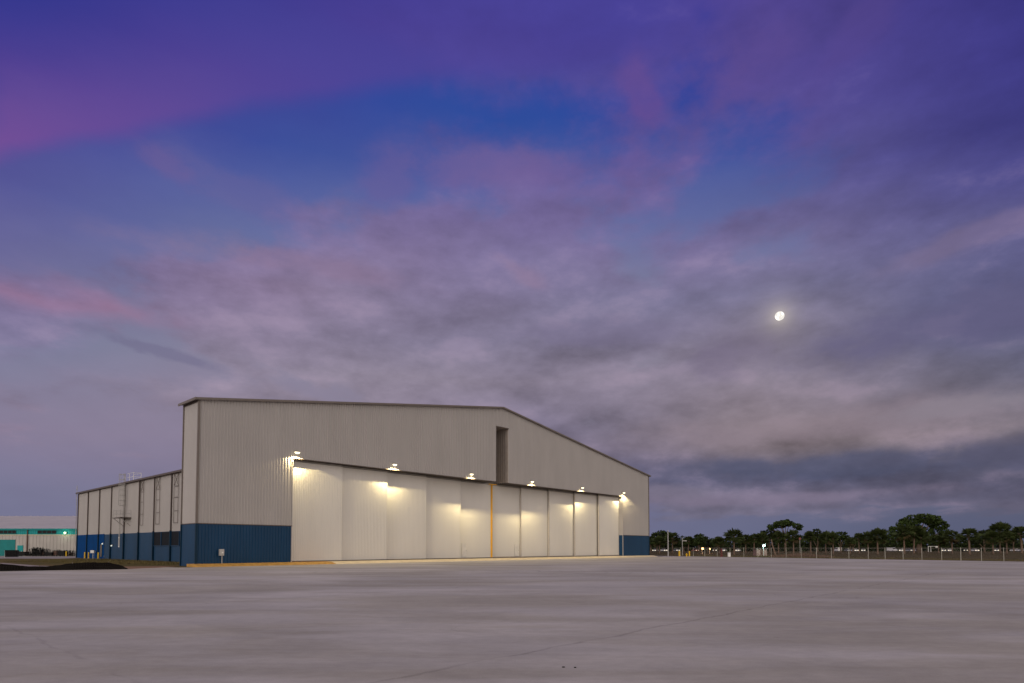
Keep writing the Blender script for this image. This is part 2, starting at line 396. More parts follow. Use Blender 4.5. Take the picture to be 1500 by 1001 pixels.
# sliding doors
rec = [.86, 1.24, 1.62, 2.06, 2.44, 2.62, 2.30, 1.90, 1.45, .90]
pw = (X1 - X0) / 10
gap = 0.0
for i in range(10):
    a = X0 + pw * i; c = a + pw; r = rec[i]
    # neighbours overlap by a hand's width
    if i < 5: c2 = c; a2 = a - (.25 if i > 0 else 0)
    else: a2 = a; c2 = c + (.25 if i < 9 else 0)
    if i == 4: c2 = c - .14
    if i == 5: a2 = a + .14
    b = MB()
    ribs(b, a2 + .12, c2 - .12, .22, 11.90, lambda q, d, r=r: (q, r - d), pitch=.23, depth=.022)
    dp = b.build('door_panel', M['door'], hang)
    tag(dp, ['first sliding door leaf beside the left jamb', 'second sliding door leaf from the left', 'third sliding door leaf from the left', 'fourth sliding door leaf from the left',
             'sliding door leaf left of the orange seal', 'sliding door leaf right of the orange seal', 'fourth sliding door leaf from the right', 'third sliding door leaf from the right',
             'second sliding door leaf from the right', 'sliding door leaf beside the right jamb'][i])
    b = MB()
    y0, y1 = r - .035, r + .26
    b.box(a2, a2 + .12, y0, y1, .10, 12.0); b.box(c2 - .12, c2, y0, y1, .10, 12.0)
    b.box(a2 + .12, c2 - .12, y0, y1, 11.90, 12.0); b.box(a2 + .12, c2 - .12, y0, y1, .10, .22)
    b.build('leaf_frame', M['door'] if i < 5 else M['trimlight'], dp)
    b = MB(); b.box(a2 + .02, c2 - .02, r + .02, r + .22, 12.002, HD - .02); b.build('guide_rail', M['rail'], dp)
    if i in (4, 5):
        ds = 40.45 if i == 4 else 53.05
        b = MB(); b.box(ds, ds + .95, r - .07, r - .036, .25, 2.3); w = b.build('wicket_door', M['wicket'], dp)
        b = MB(); b.box(ds - .07, ds, r - .085, r - .037, .25, 2.37); b.box(ds + .95, ds + 1.02, r - .085, r - .037, .25, 2.37); b.box(ds, ds + .95, r - .085, r - .037, 2.3, 2.37)
        b.build('frame', M['door'], w)
        b = MB(); b.box(ds + .80, ds + .86, r - .12, r - .071, 1.15, 1.3); b.build('handle', M['galv'], w)
sx = W / 2
b = MB(); b.box(sx - .12, sx + .12, 2.25, 2.60, .1, 11.95); b.build('orange_seal', M['orange'], hang)
b = MB(); b.box(sx - .95, sx + .75, 1.9, 2.14, 11.98, 12.10); b.box(sx - .14, sx + .14, 2.14, 2.248, 11.9, 12.10); b.build('seal_cap', M['orange'], hang)
b = MB(); b.box(X0 + .02, X1 - .02, .55, 3.3, -.02, .06); b.build('door_track', M['brown'], hang)

# floodlights on the header
lamps = [(10.95, .55), (25.24, .45), (39.85, .33), (54.25, .33), (68.75, .45), (83.15, .55)]
for i, (ls, lb) in enumerate(lamps):
    zc = 12.80
    b = MB()
    b.tube([(ls, -.0, zc + .22), (ls, -lb * .6, zc + .30), (ls, -lb, zc + .24)], .04, 8)
    b.box(ls - .12, ls + .12, -.07, -.0, zc + .08, zc + .36)
    fl = b.build('floodlight', M['trim'], hang)
    tag(fl, ['floodlight at the left top corner of the doors', 'second lit floodlight from the left', 'third lit floodlight from the left', 'fourth lit floodlight from the left', 'fifth lit floodlight from the left', 'floodlight at the right top corner of the doors'][i])
    b = MB(); b.ball((ls, -lb, zc + .16), .34, .22, .14, 14, 6, z0=0.02, z1=.98); b.build('housing', M['trim'], fl, smooth=True)
    b = MB(); b.ball((ls, -lb, zc + .16), .33, .21, .22, 14, 6, z0=-1, z1=0.0); b.build('lens', M['lens'], fl, smooth=True)
    for kd_ in (0, 1):   # wide downward beam and the fixture's forward throw towards the doors
        ld = bpy.data.lights.new('flood_lamp', 'SPOT')
        ld.energy = [1150, 1150, 1150, 1150, 1150, 1150][i] if kd_ == 0 else [1700, 2000, 3500, 3500, 2000, 1700][i]
        ld.spot_size = R(146) if kd_ == 0 else R(112); ld.spot_blend = .10 if kd_ == 0 else 1.0
        ld.color = (1.0, .80, .40); ld.shadow_soft_size = .03
        lo = bpy.data.objects.new('flood_lamp', ld); COL.objects.link(lo); lo.parent = fl
        lo.location = (ls, -lb, zc - .11)
        if kd_ == 1: lo.rotation_euler = Vector((0, -math.cos(R([42, 50, 60, 60, 50, 42][i])), math.sin(R([42, 50, 60, 60, 50, 42][i])))).to_track_quat('Z', 'Y').to_euler(); lo.scale = (1.0, .36, 1.0)

# apron sill and kerb (sloping lip in front of the slab)
def sill(name, s0, s1, m):
    b = MB()
    prof = [(0.5, -.0), (-.75, -.02), (-1.0, -.05), (-1.9, -.275), (-1.95, -.31)]
    for (y0, z0), (y1, z1) in zip(prof[:-1], prof[1:]):
        n = max(1, int((s1 - s0) / 4))
        for k in range(n):
            a = s0 + (s1 - s0) * k / n; c = s0 + (s1 - s0) * (k + 1) / n
            b.poly([(a, y1, z1), (c, y1, z1), (c, y0, z0), (a, y0, z0)])
    b.poly([(s0, y, z) for y, z in prof] + [(s0, .5, -.31)])
    return b.build(name, m, hang)
sill('yellow_kerb', -.7, 15.5, M['curb_y']); sill('door_sill', 15.5, W + .5, M['curb_c'])
b = MB(); b.box(.1, W - .1, .5, 4.0, -.31, -.021); b.build('foundation', M['pad'], hang)

# meter box on the front
mb = thing('meter_cabinet', 'small grey electric meter cabinet on a post against the blue hangar wall', 'meter box', (HX + DX * 2.45 - NX * .45, HY + DY * 2.45 - NY * .45, .28), math.atan2(DY, DX))
b = MB(); b.box(-.24, .24, -.12, .12, .85, 1.55); b.build('cabinet', M['galv'], mb)
b = MB(); b.tube([(0.06, 0, .0), (0.06, 0, .85)], .045, 8); b.build('post', M['galv'], mb)
b = MB(); b.box(-.02, .14, -.15, -.121, 1.1, 1.26); b.build('meter_dial', M['white'], mb)

# rear body, set in 7 m from each end
SI = 7.0; BE = 77.0; EH = 12.36; BB = 4.02
sidew = lambda q, d: (SI - d, q)
b = MB()
ribs(b, TB, BE, BB, EH, sidew, depth=.03)
ribs(b, TB, BE, BB, EH, lambda q, d: (W - SI + d, q), depth=.03)
bg = lambda s: EH + .1497 * (W / 2 - SI - abs(s - W / 2))
ribs(b, SI, W - SI, 0, bg, lambda q, d: (q, BE + d), depth=.03, brk=(W / 2,))
b.build('rear_cladding', M['siding'], hang)
b = MB()
ribs(b, TB, 59.2, -.3, BB, sidew, depth=.03); b.build('rear_base_cladding', M['siding_blue'], hang)
b = MB(); ribs(b, TB, BE, -.3, BB, lambda q, d: (W - SI + d, q), depth=.03); b.build('rear_base_cladding', M['siding_blue'], hang)
b = MB(); ribs(b, 59.2, BE, -.3, BB + .1, lambda q, d: (SI - d - .06, q), depth=.03); b.build('bright_blue_cladding', M['bright_blue'], hang)
b = MB()
for (sa, sb) in ((SI - .35, W / 2), (W / 2, W - SI + .35)):
    P = [(sa, TB, bg(sa) + .03), (sb, TB, bg(sb) + .03), (sb, BE + .4, bg(sb) + .03), (sa, BE + .4, bg(sa) + .03)]
    Q = [(x, y, z + .14) for x, y, z in P]
    for f in (P[::-1], Q, (P[0], P[1], Q[1], Q[0]), (P[2], P[3], Q[3], Q[2]), (P[3], P[0], Q[0], Q[3]) if sa < W / 3 else (P[1], P[2], Q[2], Q[1])): b.poly(f)
b.build('rear_roof', M['roof'], hang)
b = MB(); b.box(SI - .50, SI - .352, TB + .1, BE + .3, EH - .12, EH + .15); b.build('rear_gutter', M['brown'], hang)
colb = [27.34, 34.31, 41.05, 48.24, 55.4, 62.51, 69.9, 76.8, 20.3, 13.3, 6.5]
for q in colb:
    b = MB(); b.box(SI - .20, SI - .04, q - .08, q + .08, BB + .12, EH - .1)
    ds = b.build('downspout', M['brown'], hang)
    b = MB(); b.box(SI - .26, SI - .05, q - .12, q + .12, -.3, BB + .12); b.build('downspout_boot', M['dblue'], ds)
# brace frames on the right bays
for q0, q1 in ((24.7, 26.3), (31.9, 33.4), (39.0, 40.3)):
    b = MB()
    y = SI - .16; r = .035
    for q in (q0, q1): b.tube([(y, q, 5.2), (y, q, 12.2)], r, 5)
    zs = [5.2, 6.9, 8.8, 10.4, 12.2]
    for z in zs: b.tube([(y, q0, z), (y, q1, z)], r, 5)
    b.tube([(y, q0, 10.4), (y, q1, 12.2)], r, 5); b.tube([(y, q1, 10.4), (y, q0, 12.2)], r, 5)
    b.build('brace_frame', M['trim'], hang)
# louvred openings
for q0, q1 in ((24.1, 27.1), (27.6, 30.9), (31.2, 34.1)):
    b = MB(); b.box(SI - .075, SI - .04, q0, q1, 2.0, 3.98); lv = b.build('louvre_window', M['louvre'], hang)
    b = MB()
    for k in range(9):
        z = 2.1 + k * .21
        b.box(SI - .15, SI - .078, q0 + .06, q1 - .06, z, z + .04)
    b.build('slats', M['black'], lv)
    b = MB(); b.box(SI - .16, SI - .06, q0 - .1, q0, 2.0, 3.98); b.box(SI - .16, SI - .06, q1, q1 + .1, 2.0, 3.98); b.box(SI - .16, SI - .06, q0 - .1, q1 + .1, 1.9, 2.0); b.build('frame', M['siding_blue'], lv)
# caged ladder
b = MB()
ly = SI - .45
for q in (47.6, 47.1): b.tube([(ly, q, 6.6), (ly, q, 13.9)], .045, 6)
z = 6.8
while z < 13.8: b.tube([(ly, 47.1, z), (ly, 47.6, z)], .02, 5); z += .3
cl = b.build('caged_ladder', M['galv'], hang)
b = MB()
z = 8.6
hoop = [(ly, 47.6 + .08), (ly - .35, 47.8), (ly - .7, 47.6), (ly - .8, 47.35), (ly - .7, 47.1), (ly - .35, 46.9), (ly, 47.02)]
while z < 13.9:
    b.tube([(x, q, z) for x, q in hoop], .03, 5); z += .85
for x, q in hoop[1:-1]: b.tube([(x, q, 8.6), (x, q, 13.85)], .022, 5)
b.build('cage', M['galv'], cl)
b = MB()
b.box(ly - 1.2, SI - .06, 45.0, 48.9, 6.50, 6.60)
b.build('platform', M['brown'], cl)
b = MB()
for (x, q) in ((ly - 1.15, 45.05), (ly - 1.15, 47.0), (ly - 1.15, 48.85), (SI - .2, 48.85), (SI - .2, 45.05)): b.tube([(x, q, 6.6), (x, q, 7.75)], .03, 5)
for z in (7.2, 7.75): b.tube([(SI - .2, 45.05, z), (ly - 1.15, 45.05, z), (ly - 1.15, 48.85, z), (SI - .2, 48.85, z)], .028, 5)
b.build('handrail', M['galv'], cl)
for q in (45.2, 48.6):
    b = MB(); b.tube([(ly - 1.1, q, 6.5), (SI - .06, q, 5.2)], .05, 5); b.build('strut', M['galv'], cl)
b = MB()
for q in (48.75, 49.2): b.tube([(ly - .1, q, 2.2), (ly - .1, q, 6.5)], .045, 6)
z = 2.3
while z < 6.4: b.tube([(ly - .1, 48.75, z), (ly - .1, 49.2, z)], .02, 5); z += .3
b.build('lower_ladder', M['galv'], cl)
b = MB(); b.box(ly - .16, ly - .10, 48.72, 49.23, 1.75, 1.95); b.box(ly - .16, ly - .10, 48.72, 49.23, 3.25, 3.45); b.box(ly - .16, ly - .1, 48.72, 48.82, 1.95, 3.25); b.box(ly - .16, ly - .1, 49.13, 49.23, 1.95, 3.25)
b.build('ladder_guard', M['white'], cl)
b = MB()
for (x, q) in ((SI - .2, 47.8), (SI - .2, 43.8), (SI + .9, 43.8), (SI - .2, 45.8), (SI + .9, 47.6)): b.tube([(x, q, EH + .1), (x, q, EH + 1.45)], .035, 5)
for z in (EH + .8, EH + 1.45): b.tube([(SI + .9, 47.6, z), (SI + .9, 43.8, z), (SI - .2, 43.8, z), (SI - .2, 46.9, z)], .03, 5)
b.build('roof_rail', M['white'], cl)
# small lit wall lamps and side door
b = MB(); b.box(SI - .11, SI - .095, 60.2, 61.3, 0.05, 2.25); sd = b.build('side_door', M['trim'], hang)
b = MB(); b.box(SI - .16, SI - .096, 60.1, 60.2, .05, 2.35); b.box(SI - .16, SI - .096, 61.3, 61.4, .05, 2.35); b.box(SI - .16, SI - .096, 60.2, 61.3, 2.25, 2.35); b.build('frame', M['dblue'], sd)
for q, z in ((59.6, 2.35), (54.3, 2.0)):
    b = MB(); b.box(SI - .20, SI - .05, q - .15, q + .15, z, z + .22); wl = b.build('wall_lamp', M['galv'], hang)
    b = MB(); b.ball((SI - .24, q, z), .13, .15, .12, 8, 5); b.build('lens', M['lens_dim'], wl, smooth=True)
b = MB(); b.tube([(SI - .3, BE + .2, 2), (SI - .3, BE + .2, 13.9)], .05, 6); b.tube([(SI - .3, BE - .6, 13.2), (SI - .3, BE + 1.0, 13.2)], .03, 5); b.build('aerial_mast', M['galv'], hang)

# ------------------------------------------------------------------ bollards, cabinet by the side wall
def bollard(x, y, h, label, r=.09):
    t = thing('bollard', label, 'bollard', (x, y, 0), 0, 'yellow bollards')
    b = MB(); b.tube([(0, 0, 0), (0, 0, h - .06), (0, 0, h)], [r, r, r * .6], 12); b.build('post', M['yellow'], t)
    b = MB(); b.tube([(0, 0, -.01), (0, 0, .05)], r * 1.7, 12); b.build('footing', M['pad'], t)
    return t
bollard(-78.7, 113.5, 1.15, 'leftmost yellow bollard in front of the bright blue wall', .12)
bollard(-77.65, 113.0, 1.15, 'second yellow bollard in front of the bright blue wall', .12)
bollard(-73.8, 109.9, 1.15, 'yellow bollard beside the white cabinet and side door', .12)
bollard(-100.6, 139.0, 1.15, 'yellow bollard before the scrap racks at the teal trimmed building', .12)
bollard(38.0, 139.9, 1.2, 'yellow bollard just right of the tall grey pole', .17)
bollard(40.1, 139.2, 1.2, 'yellow bollard beside the short yellow hydrant', .15)
hy = thing('fire_hydrant', 'short yellow fire hydrant left of a bollard at the apron edge', 'hydrant', (39.55, 139.5, 0))
b = MB(); b.tube([(0, 0, 0), (0, 0, .06), (0, 0, .08), (0, 0, .55), (0, 0, .58), (0, 0, .70)], [.2, .2, .13, .13, .17, .05], 12); b.build('barrel', M['yellow'], hy)
b = MB(); b.tube([(-.24, 0, .42), (.24, 0, .42)], .07, 8); b.tube([(0, -.24, .38), (0, 0, .38)], .08, 8); b.build('outlet', M['yellow'], hy)
ec = thing('utility_cabinet', 'white utility cabinet on a post between yellow bollards', 'cabinet', (-75.95, 111.6, 0))
b = MB(); b.box(-.32, .32, -.2, .2, 1.0, 1.5); b.build('cabinet', M['white'], ec)
b = MB(); b.tube([(0, 0, 0), (0, 0, 1.0)], .05, 8); b.tube([(.22, 0, 0), (.22, 0, 1.0)], .03, 8); b.build('post', M['galv'], ec)

# ------------------------------------------------------------------ silt fence
sp = [(-50.5, 46.5), (-47.0, 49.2), (-43.3, 52.1), (-42.2, 53.2), (-41.3, 53.9), (-40.6, 54.4), (-40.0, 54.7), (-39.3, 55.1), (-37.9, 55.9), (-36.9, 56.4), (-36.2, 56.9), (-35.7, 57.25)]
sh = [.50, .58, .66, .42, .34, .38, .48, .62, .66, .62, .40, .08]
sf = thing('silt_fence', 'low sagging black fabric silt fence along the edge of the concrete apron', 'silt fence', (0, 0, 0))
b = MB()
pts = []
for i in range(len(sp) - 1):
    for k in range(8):
        t = k / 8
        x = sp[i][0] * (1 - t) + sp[i + 1][0] * t; y = sp[i][1] * (1 - t) + sp[i + 1][1] * t
        h = sh[i] * (1 - t) + sh[i + 1] * t
        w = .03 * math.sin(i * 1.3 + k * .35)
        pts.append((x + NX * w * .5, y + w, h + .015 * math.sin(i * 5 + k * .8)))
pts.append((*sp[-1], sh[-1]))
for p, q in zip(pts[:-1], pts[1:]):
    for (o0, o1) in ((0, 0), ):
        for k in range(4):
            def V(u, f):
                bul = .10 * math.sin(math.pi * f) + .25 * (1 - f) ** 3
                return (u[0] + bul * .5, u[1] - bul * .7, max(.005, u[2] * f))
            b.poly([V(p, k / 4), V(q, k / 4), V(q, (k + 1) / 4), V(p, (k + 1) / 4)])
fo = b.build('fabric', M['silt'], sf, smooth=True)
so = fo.modifiers.new('thick', 'SOLIDIFY'); so.thickness = .012
for i in (0, 2, 4, 7, 9):
    b = MB(); x, y = sp[i]; b.box(x - .025, x + .025, y - .02, y + .03, 0, sh[i] + .10); b.build('stake', M['wood'], sf)

# ------------------------------------------------------------------ TEAL TRIMMED BUILDING
tb = thing('teal_trimmed_building', 'long pale metal building with teal window band and low pitched roof', 'building', (-88, 144, 0))
L0 = -78.0   # extends left
b = MB()
ribs(b, L0, 0, 0, 5.0, lambda q, d: (q, -d), pitch=.8, depth=.06)
b.poly([(0, 0, 0), (0, 60, 0), (0, 60, 6.3), (0, 0, 6.3)]); b.poly([(L0, 0, 0), (L0, 60, 0), (L0, 60, 6.3), (L0, 0, 6.3)]); b.poly([(L0, 60, 0), (0, 60, 0), (0, 60, 6.3), (L0, 60, 6.3)])
b.poly([(0, 0, 6.3), (0, 60, 6.3), (0, 30, 11)]); b.poly([(L0, 0, 6.3), (L0, 60, 6.3), (L0, 30, 11)])
b.build('wall', M['pale'], tb)
b = MB(); ribs(b, L0, 0, 5.02, 6.15, lambda q, d: (q, -.02 - d), pitch=.5, depth=.04); b.box(L0, 0, -.35, .1, 6.16, 6.42); b.build('teal_band', M['teal'], tb)
b = MB(); b.box(L0, 0, -.12, -.07, 4.86, 5.02); b.build('band_trim', M['curb_c'], tb)
b = MB()
for (ya, za, yb, zb) in ((-.4, 6.43, 30, 10.9), (30, 10.9, 60.4, 6.43)):
    n = 39
    for k in range(n):
        xa = L0 - .3 + (78.6) * k / n; xb = xa + 78.6 / n
        b.poly([(xa, ya, za), (xb - .25, ya, za), (xb - .25, yb, zb), (xa, yb, zb)])
        b.poly([(xb - .25, ya, za), (xb - .125, ya, za + .08), (xb - .125, yb, zb + .08), (xb - .25, yb, zb)])
        b.poly([(xb - .125, ya, za + .08), (xb, ya, za), (xb, yb, zb), (xb - .125, yb, zb + .08)])
b.build('roof', M['paleroof'], tb)
for (wx0, wx1) in ((-22.7, -19.0), (-26.6, -23.1), (-30.7, -27.0), (-14.7, -11.9), (-11.7, -9.1)):
    pass
def twin(x0, x1):
    b = MB(); b.box(x0, x1, -.10, -.065, 5.25, 5.98); w = b.build('window', M['glass'], tb)
    b = MB(); n = 4
    for k in range(n + 1):
        x = x0 + (x1 - x0) * k / n; b.box(x - .03, x + .03, -.13, -.101, 5.25, 5.98)
    b.box(x0 - .03, x1 + .03, -.135, -.131, 5.2, 5.26)
    b.build('mullions', M['tealdoor'], w)
# window bands located from the photo at 144 m (local x = world + 88)
twin(-40, -34.0); twin(-31.9, -28.0); twin(-23.0, -18.6); twin(-50, -44)
b = MB(); b.box(-50, -28.1, -.12, -.065, 0.05, 3.85); rd = b.build('roller_door', M['tealdoor'], tb)
b = MB()
for k in range(12): b.box(-49.9, -28.2, -.15, -.121, .3 + k * .3, .33 + k * .3)
b.build('slats', M['teal'], rd)
b = MB(); b.box(-27.6, -26.3, -.12, -.065, 0.05, 2.5); dd = b.build('door', M['teal'], tb)
b = MB(); b.box(-26.6, -26.5, -.2, -.121, 1.1, 1.25); b.build('handle', M['galv'], dd)
b = MB(); b.box(-25.4, -25.2, -.22, -.06, 0, 6.15); b.build('downspout', M['rust'], tb)
b = MB(); b.box(-16.6, -16.1, -.25, -.07, 5.3, 5.6); wl = b.build('wall_lamp', M['galv'], tb)
b = MB(); b.ball((-16.35, -.42, 5.42), .27, .2, .24, 12, 8); b.build('lens', M['lens_green'], wl, smooth=True)
pl = bpy.data.lights.new('wall_lamp_light', 'POINT'); pl.energy = 35; pl.color = (.72, 1, .62); pl.shadow_soft_size = .3
po = bpy.data.objects.new('wall_lamp_light', pl); COL.objects.link(po); po.parent = wl; po.location = (-16.35, -1.1, 5.35)

# things in the yard
du = thing('dumpster', 'large black dumpster in front of the teal roller door', 'dumpster', (-98.9, 121.9, 0), R(28))
du.scale = (.85, .85, 1)
b = MB(); b.box(-1.15, 1.05, -.8, .8, .15, 1.42, taper=-.06); b.build('bin', M['black'], du)
b = MB(); b.box(-1.25, 1.15, -.9, .0, 1.43, 1.5); b.box(-1.25, 1.15, .02, .9, 1.43, 1.5); b.build('lid', M['black'], du)
b = MB()
for x in (-.8, -.2, .4, .9): b.box(x - .05, x + .05, -.9, -.8, .2, 1.35)
b.build('rib', M['black'], du)
b = MB(); b.box(-1.3, -1.16, -.3, .3, .8, 1.0); b.box(1.06, 1.2, -.3, .3, .8, 1.0); b.build('lift_pocket', M['black'], du)
bx = thing('scrap_bin', 'small low black bin beside the dumpster and teal door', 'bin', (-112.4, 141.5, 0))
b = MB(); b.box(-.9, .9, -.6, .6, .1, 1.0, taper=-.05); b.build('bin', M['black'], bx)
b = MB(); b.box(-.95, .95, -.65, .65, 1.0, 1.06); b.build('lid', M['rust'], bx)
gp = thing('grey_post', 'short pale grey post standing left of the dumpster', 'post', (-100.7, 122.4, 0))
b = MB(); b.tube([(0, 0, 0), (0, 0, 1.3)], .09, 8); b.build('post', M['galv'], gp)
b = MB(); b.box(-.14, .14, -.14, .14, 1.3, 1.36); b.build('cap', M['galv'], gp)
rack_labels = ['low rack of bent black pipes right of the teal door', 'tallest scrap rack with upright black bars', 'scrap rack crammed with thin upright rods beside the tallest rack', 'scrap rack with leaning black bars in the middle of the row',
               'low tangle of black steel before the pale wall', 'dark boxed crate of scrap with a flat top', 'second flat topped scrap crate nearer the hangar', 'last scrap rack before the hangar corner']
for i, (px, w, h, kind) in enumerate([(40, 3.0, 1.2, 0), (51, 1.9, 2.1, 0), (58, 1.8, 2.2, 0), (65, 1.8, 1.9, 0), (74, 1.6, 1.1, 1), (86, 2.0, 1.6, 1), (93, 1.7, 1.6, 1), (101, 2.0, 1.5, 0)]):
    x = (px - 750) / 901 * 141.5
    t = thing('scrap_rack', rack_labels[i], 'scrap rack', (x, 141.3 + .4 * (i % 2), 0), R(rnd.uniform(-8, 8)), 'scrap metal racks along the pale wall')
    b = MB()
    for xx in (-w / 2, w / 2):
        for yy in (-.5, .5): b.box(xx - .05, xx + .05, yy - .05, yy + .05, 0, h * .8)
    for z in (.15, h * .45, h * .78): b.box(-w / 2, w / 2, -.55, -.45, z, z + .07); b.box(-w / 2, w / 2, .45, .55, z, z + .07)
    b.build('rack_frame', M['black'], t)
    b = MB()
    for k in range(44 if kind == 0 else 12):
        xa = rnd.uniform(-w / 2, w / 2); lean = rnd.uniform(-.25, .25)
        b.tube([(xa, rnd.uniform(-.4, .4), .1), (xa + lean, rnd.uniform(-.4, .4), h * rnd.uniform(.55, 1.0))], .035, 5)
    b.build('bars', M['black'], t)
    b = MB()
    if kind == 1:
        b.box(-w / 2 + .08, w / 2 - .08, -.43, .43, .25, h * .76)
    else:
        for k in range(5):
            xa = rnd.uniform(-w / 2 + .2, w / 2 - .2); b.box(xa - .2, xa + .2, -.3, .3, .22 + .2 * k * h / 2.5, .36 + .2 * k * h / 2.5)
    b.build('scrap', M['rust'] if i % 2 else M['black'], t)

# ------------------------------------------------------------------ CHAIN LINK FENCE
def chain_mat():
    m = bpy.data.materials.new('chain_link'); nt, N, L, b = nodes_of(m)
    b.inputs['Base Color'].default_value = (.35, .35, .33, 1); b.inputs['Roughness'].default_value = .5
    geo = N.new('ShaderNodeTexCoord'); sep = N.new('ShaderNodeSeparateXYZ'); L.new(geo.outputs['UV'], sep.inputs[0])
    def mt(op, a, c):
        n = N.new('ShaderNodeMath'); n.operation = op
        for i, v in enumerate((a, c)):
            if isinstance(v, (int, float)): n.inputs[i].default_value = v
            else: L.new(v, n.inputs[i])
        return n.outputs[0]
    a = mt('FRACT', mt('MULTIPLY', mt('ADD', sep.outputs[0], sep.outputs[1]), 14), 0)
    c = mt('FRACT', mt('MULTIPLY', mt('SUBTRACT', sep.outputs[0], sep.outputs[1]), 14), 0)
    wire = mt('MAXIMUM', mt('LESS_THAN', a, .02), mt('LESS_THAN', c, .02))
    tr = N.new('ShaderNodeBsdfTransparent'); mx = N.new('ShaderNodeMixShader')
    L.new(wire, mx.inputs[0]); L.new(tr.outputs[0], mx.inputs[1]); L.new(b.outputs[0], mx.inputs[2])
    L.new(mx.outputs[0], nt.nodes['Material Output'].inputs['Surface'])
    return m
M['chain'] = chain_mat()
cf = thing('chain_link_fence', 'long chain link fence with pale posts and top rail along the far apron edge', 'fence', (0, 0, 0))
fpx = [(33.3, 150.4), (36.9, 145.3), (38.8, 141.9), (40.8, 138.6), (42.5, 135.8), (44.3, 133.0), (46.1, 130.2), (47.9, 127.3), (49.7, 124.5), (51.3, 121.9), (53.0, 119.1), (54.7, 116.5), (56.3, 113.9), (57.8, 111.5), (59.5, 108.8), (61.3, 106.0), (62.8, 103.7), (64.3, 101.3), (65.8, 98.9), (67.3, 96.5), (68.7, 94.3), (70.1, 92.0), (71.6, 89.7), (73.1, 87.3), (74.7, 84.8), (76.3, 82.3)]
for i, (x, y) in enumerate(fpx):
    b = MB(); r = .038 if i % 4 else .048
    b.tube([(x, y, 0), (x, y, 1.93), (x, y, 2.0)], [r, r, r * .4], 8); b.build('post', M['post'], cf)
b = MB()
for p, q in zip(fpx[:-1], fpx[1:]): b.tube([(p[0], p[1], 1.9), (q[0], q[1], 1.9)], .028, 6)
b.build('top_rail', M['trim'], cf)
b = MB(); us = []; u = 0
for p, q in zip(fpx[:-1], fpx[1:]):
    Lg = math.dist(p, q)
    b.poly([(p[0], p[1], .05), (q[0], q[1], .05), (q[0], q[1], 1.88), (p[0], p[1], 1.88)])
    us += [(u, 0), (u + Lg, 0), (u + Lg, 1.83), (u, 1.83)]; u += Lg
cm = b.build('chain_mesh', M['chain'], cf)
uv = cm.data.uv_layers.new(name='UVMap')
for i, l in enumerate(uv.data): l.uv = us[i]

# poles by the fence
pp = thing('utility_pole', 'tall grey steel pole by the fence next to the hangar end', 'pole', (36.5, 144.0, 0))
b = MB(); b.tube([(0, 0, 0), (0, 0, 5.9)], [.15, .11], 10); b.build('shaft', M['galv'], pp)
b = MB(); b.tube([(0, 0, 5.9), (0, 0, 6.1)], [.14, .05], 10); b.box(-.1, .1, -.3, -.1, 3.2, 3.6); b.build('cap', M['galv'], pp)
lp = thing('tall_light_mast', 'thin pole with short cross arm before the trees behind the yellow bollards', 'pole', (41.5, 150, 0))
b = MB(); b.tube([(0, 0, 0), (0, 0, 4.4)], .07, 8); b.build('shaft', M['galv'], lp)
b = MB(); b.box(.05, 1.1, -.04, .04, 3.55, 3.75); b.build('arm', M['galv'], lp)
fc = thing('fence_control_box', 'white control box standing against the fence left of the chain link bays', 'control box', (45.6, 129.4, 0))
b = MB(); b.box(-.25, .25, -.2, .2, .1, .95); b.build('box', M['white'], fc)
b = MB(); b.box(-.3, .3, -.25, .25, 0, .1); b.build('plinth', M['pad'], fc)
rp = thing('red_pump', 'dark red standpipe beside the white box at the fence', 'standpipe', (45.1, 132.6, 0))
b = MB(); b.tube([(0, 0, 0), (0, 0, .3), (0, 0, .32), (0, 0, 1.5), (0, 0, 1.8)], [.3, .3, .2, .2, .08], 10); b.build('pipe', mat('dark_red', (.12, .012, .01), .6), rp)
b = MB(); b.tube([(-.35, 0, 1.2), (.35, 0, 1.2)], .1, 8); b.build('valve', M['rust'], rp)

# ------------------------------------------------------------------ TREES
def leaf_mat(name, c, var=.45, sc_=.6):
    m = mat(name, c, .75, 0, var, sc_, spec=.2)
    return m
M['palm'] = leaf_mat('palm_frond', (.044, .060, .016)); M['palm_dry'] = leaf_mat('palm_dry_frond', (.065, .048, .020))
M['leafA'] = leaf_mat('leaf_dark', (.032, .050, .012)); M['leafB'] = leaf_mat('leaf_green', (.044, .072, .014)); M['leafC'] = leaf_mat('leaf_black_green', (.018, .024, .009))
M['bark'] = mat('bark', (.13, .088, .062), .9, 0, .3, 3); M['palmbark'] = mat('palm_bark', (.19, .125, .090), .9, 0, .3, 2.5, stretch=(1, 1, 4))

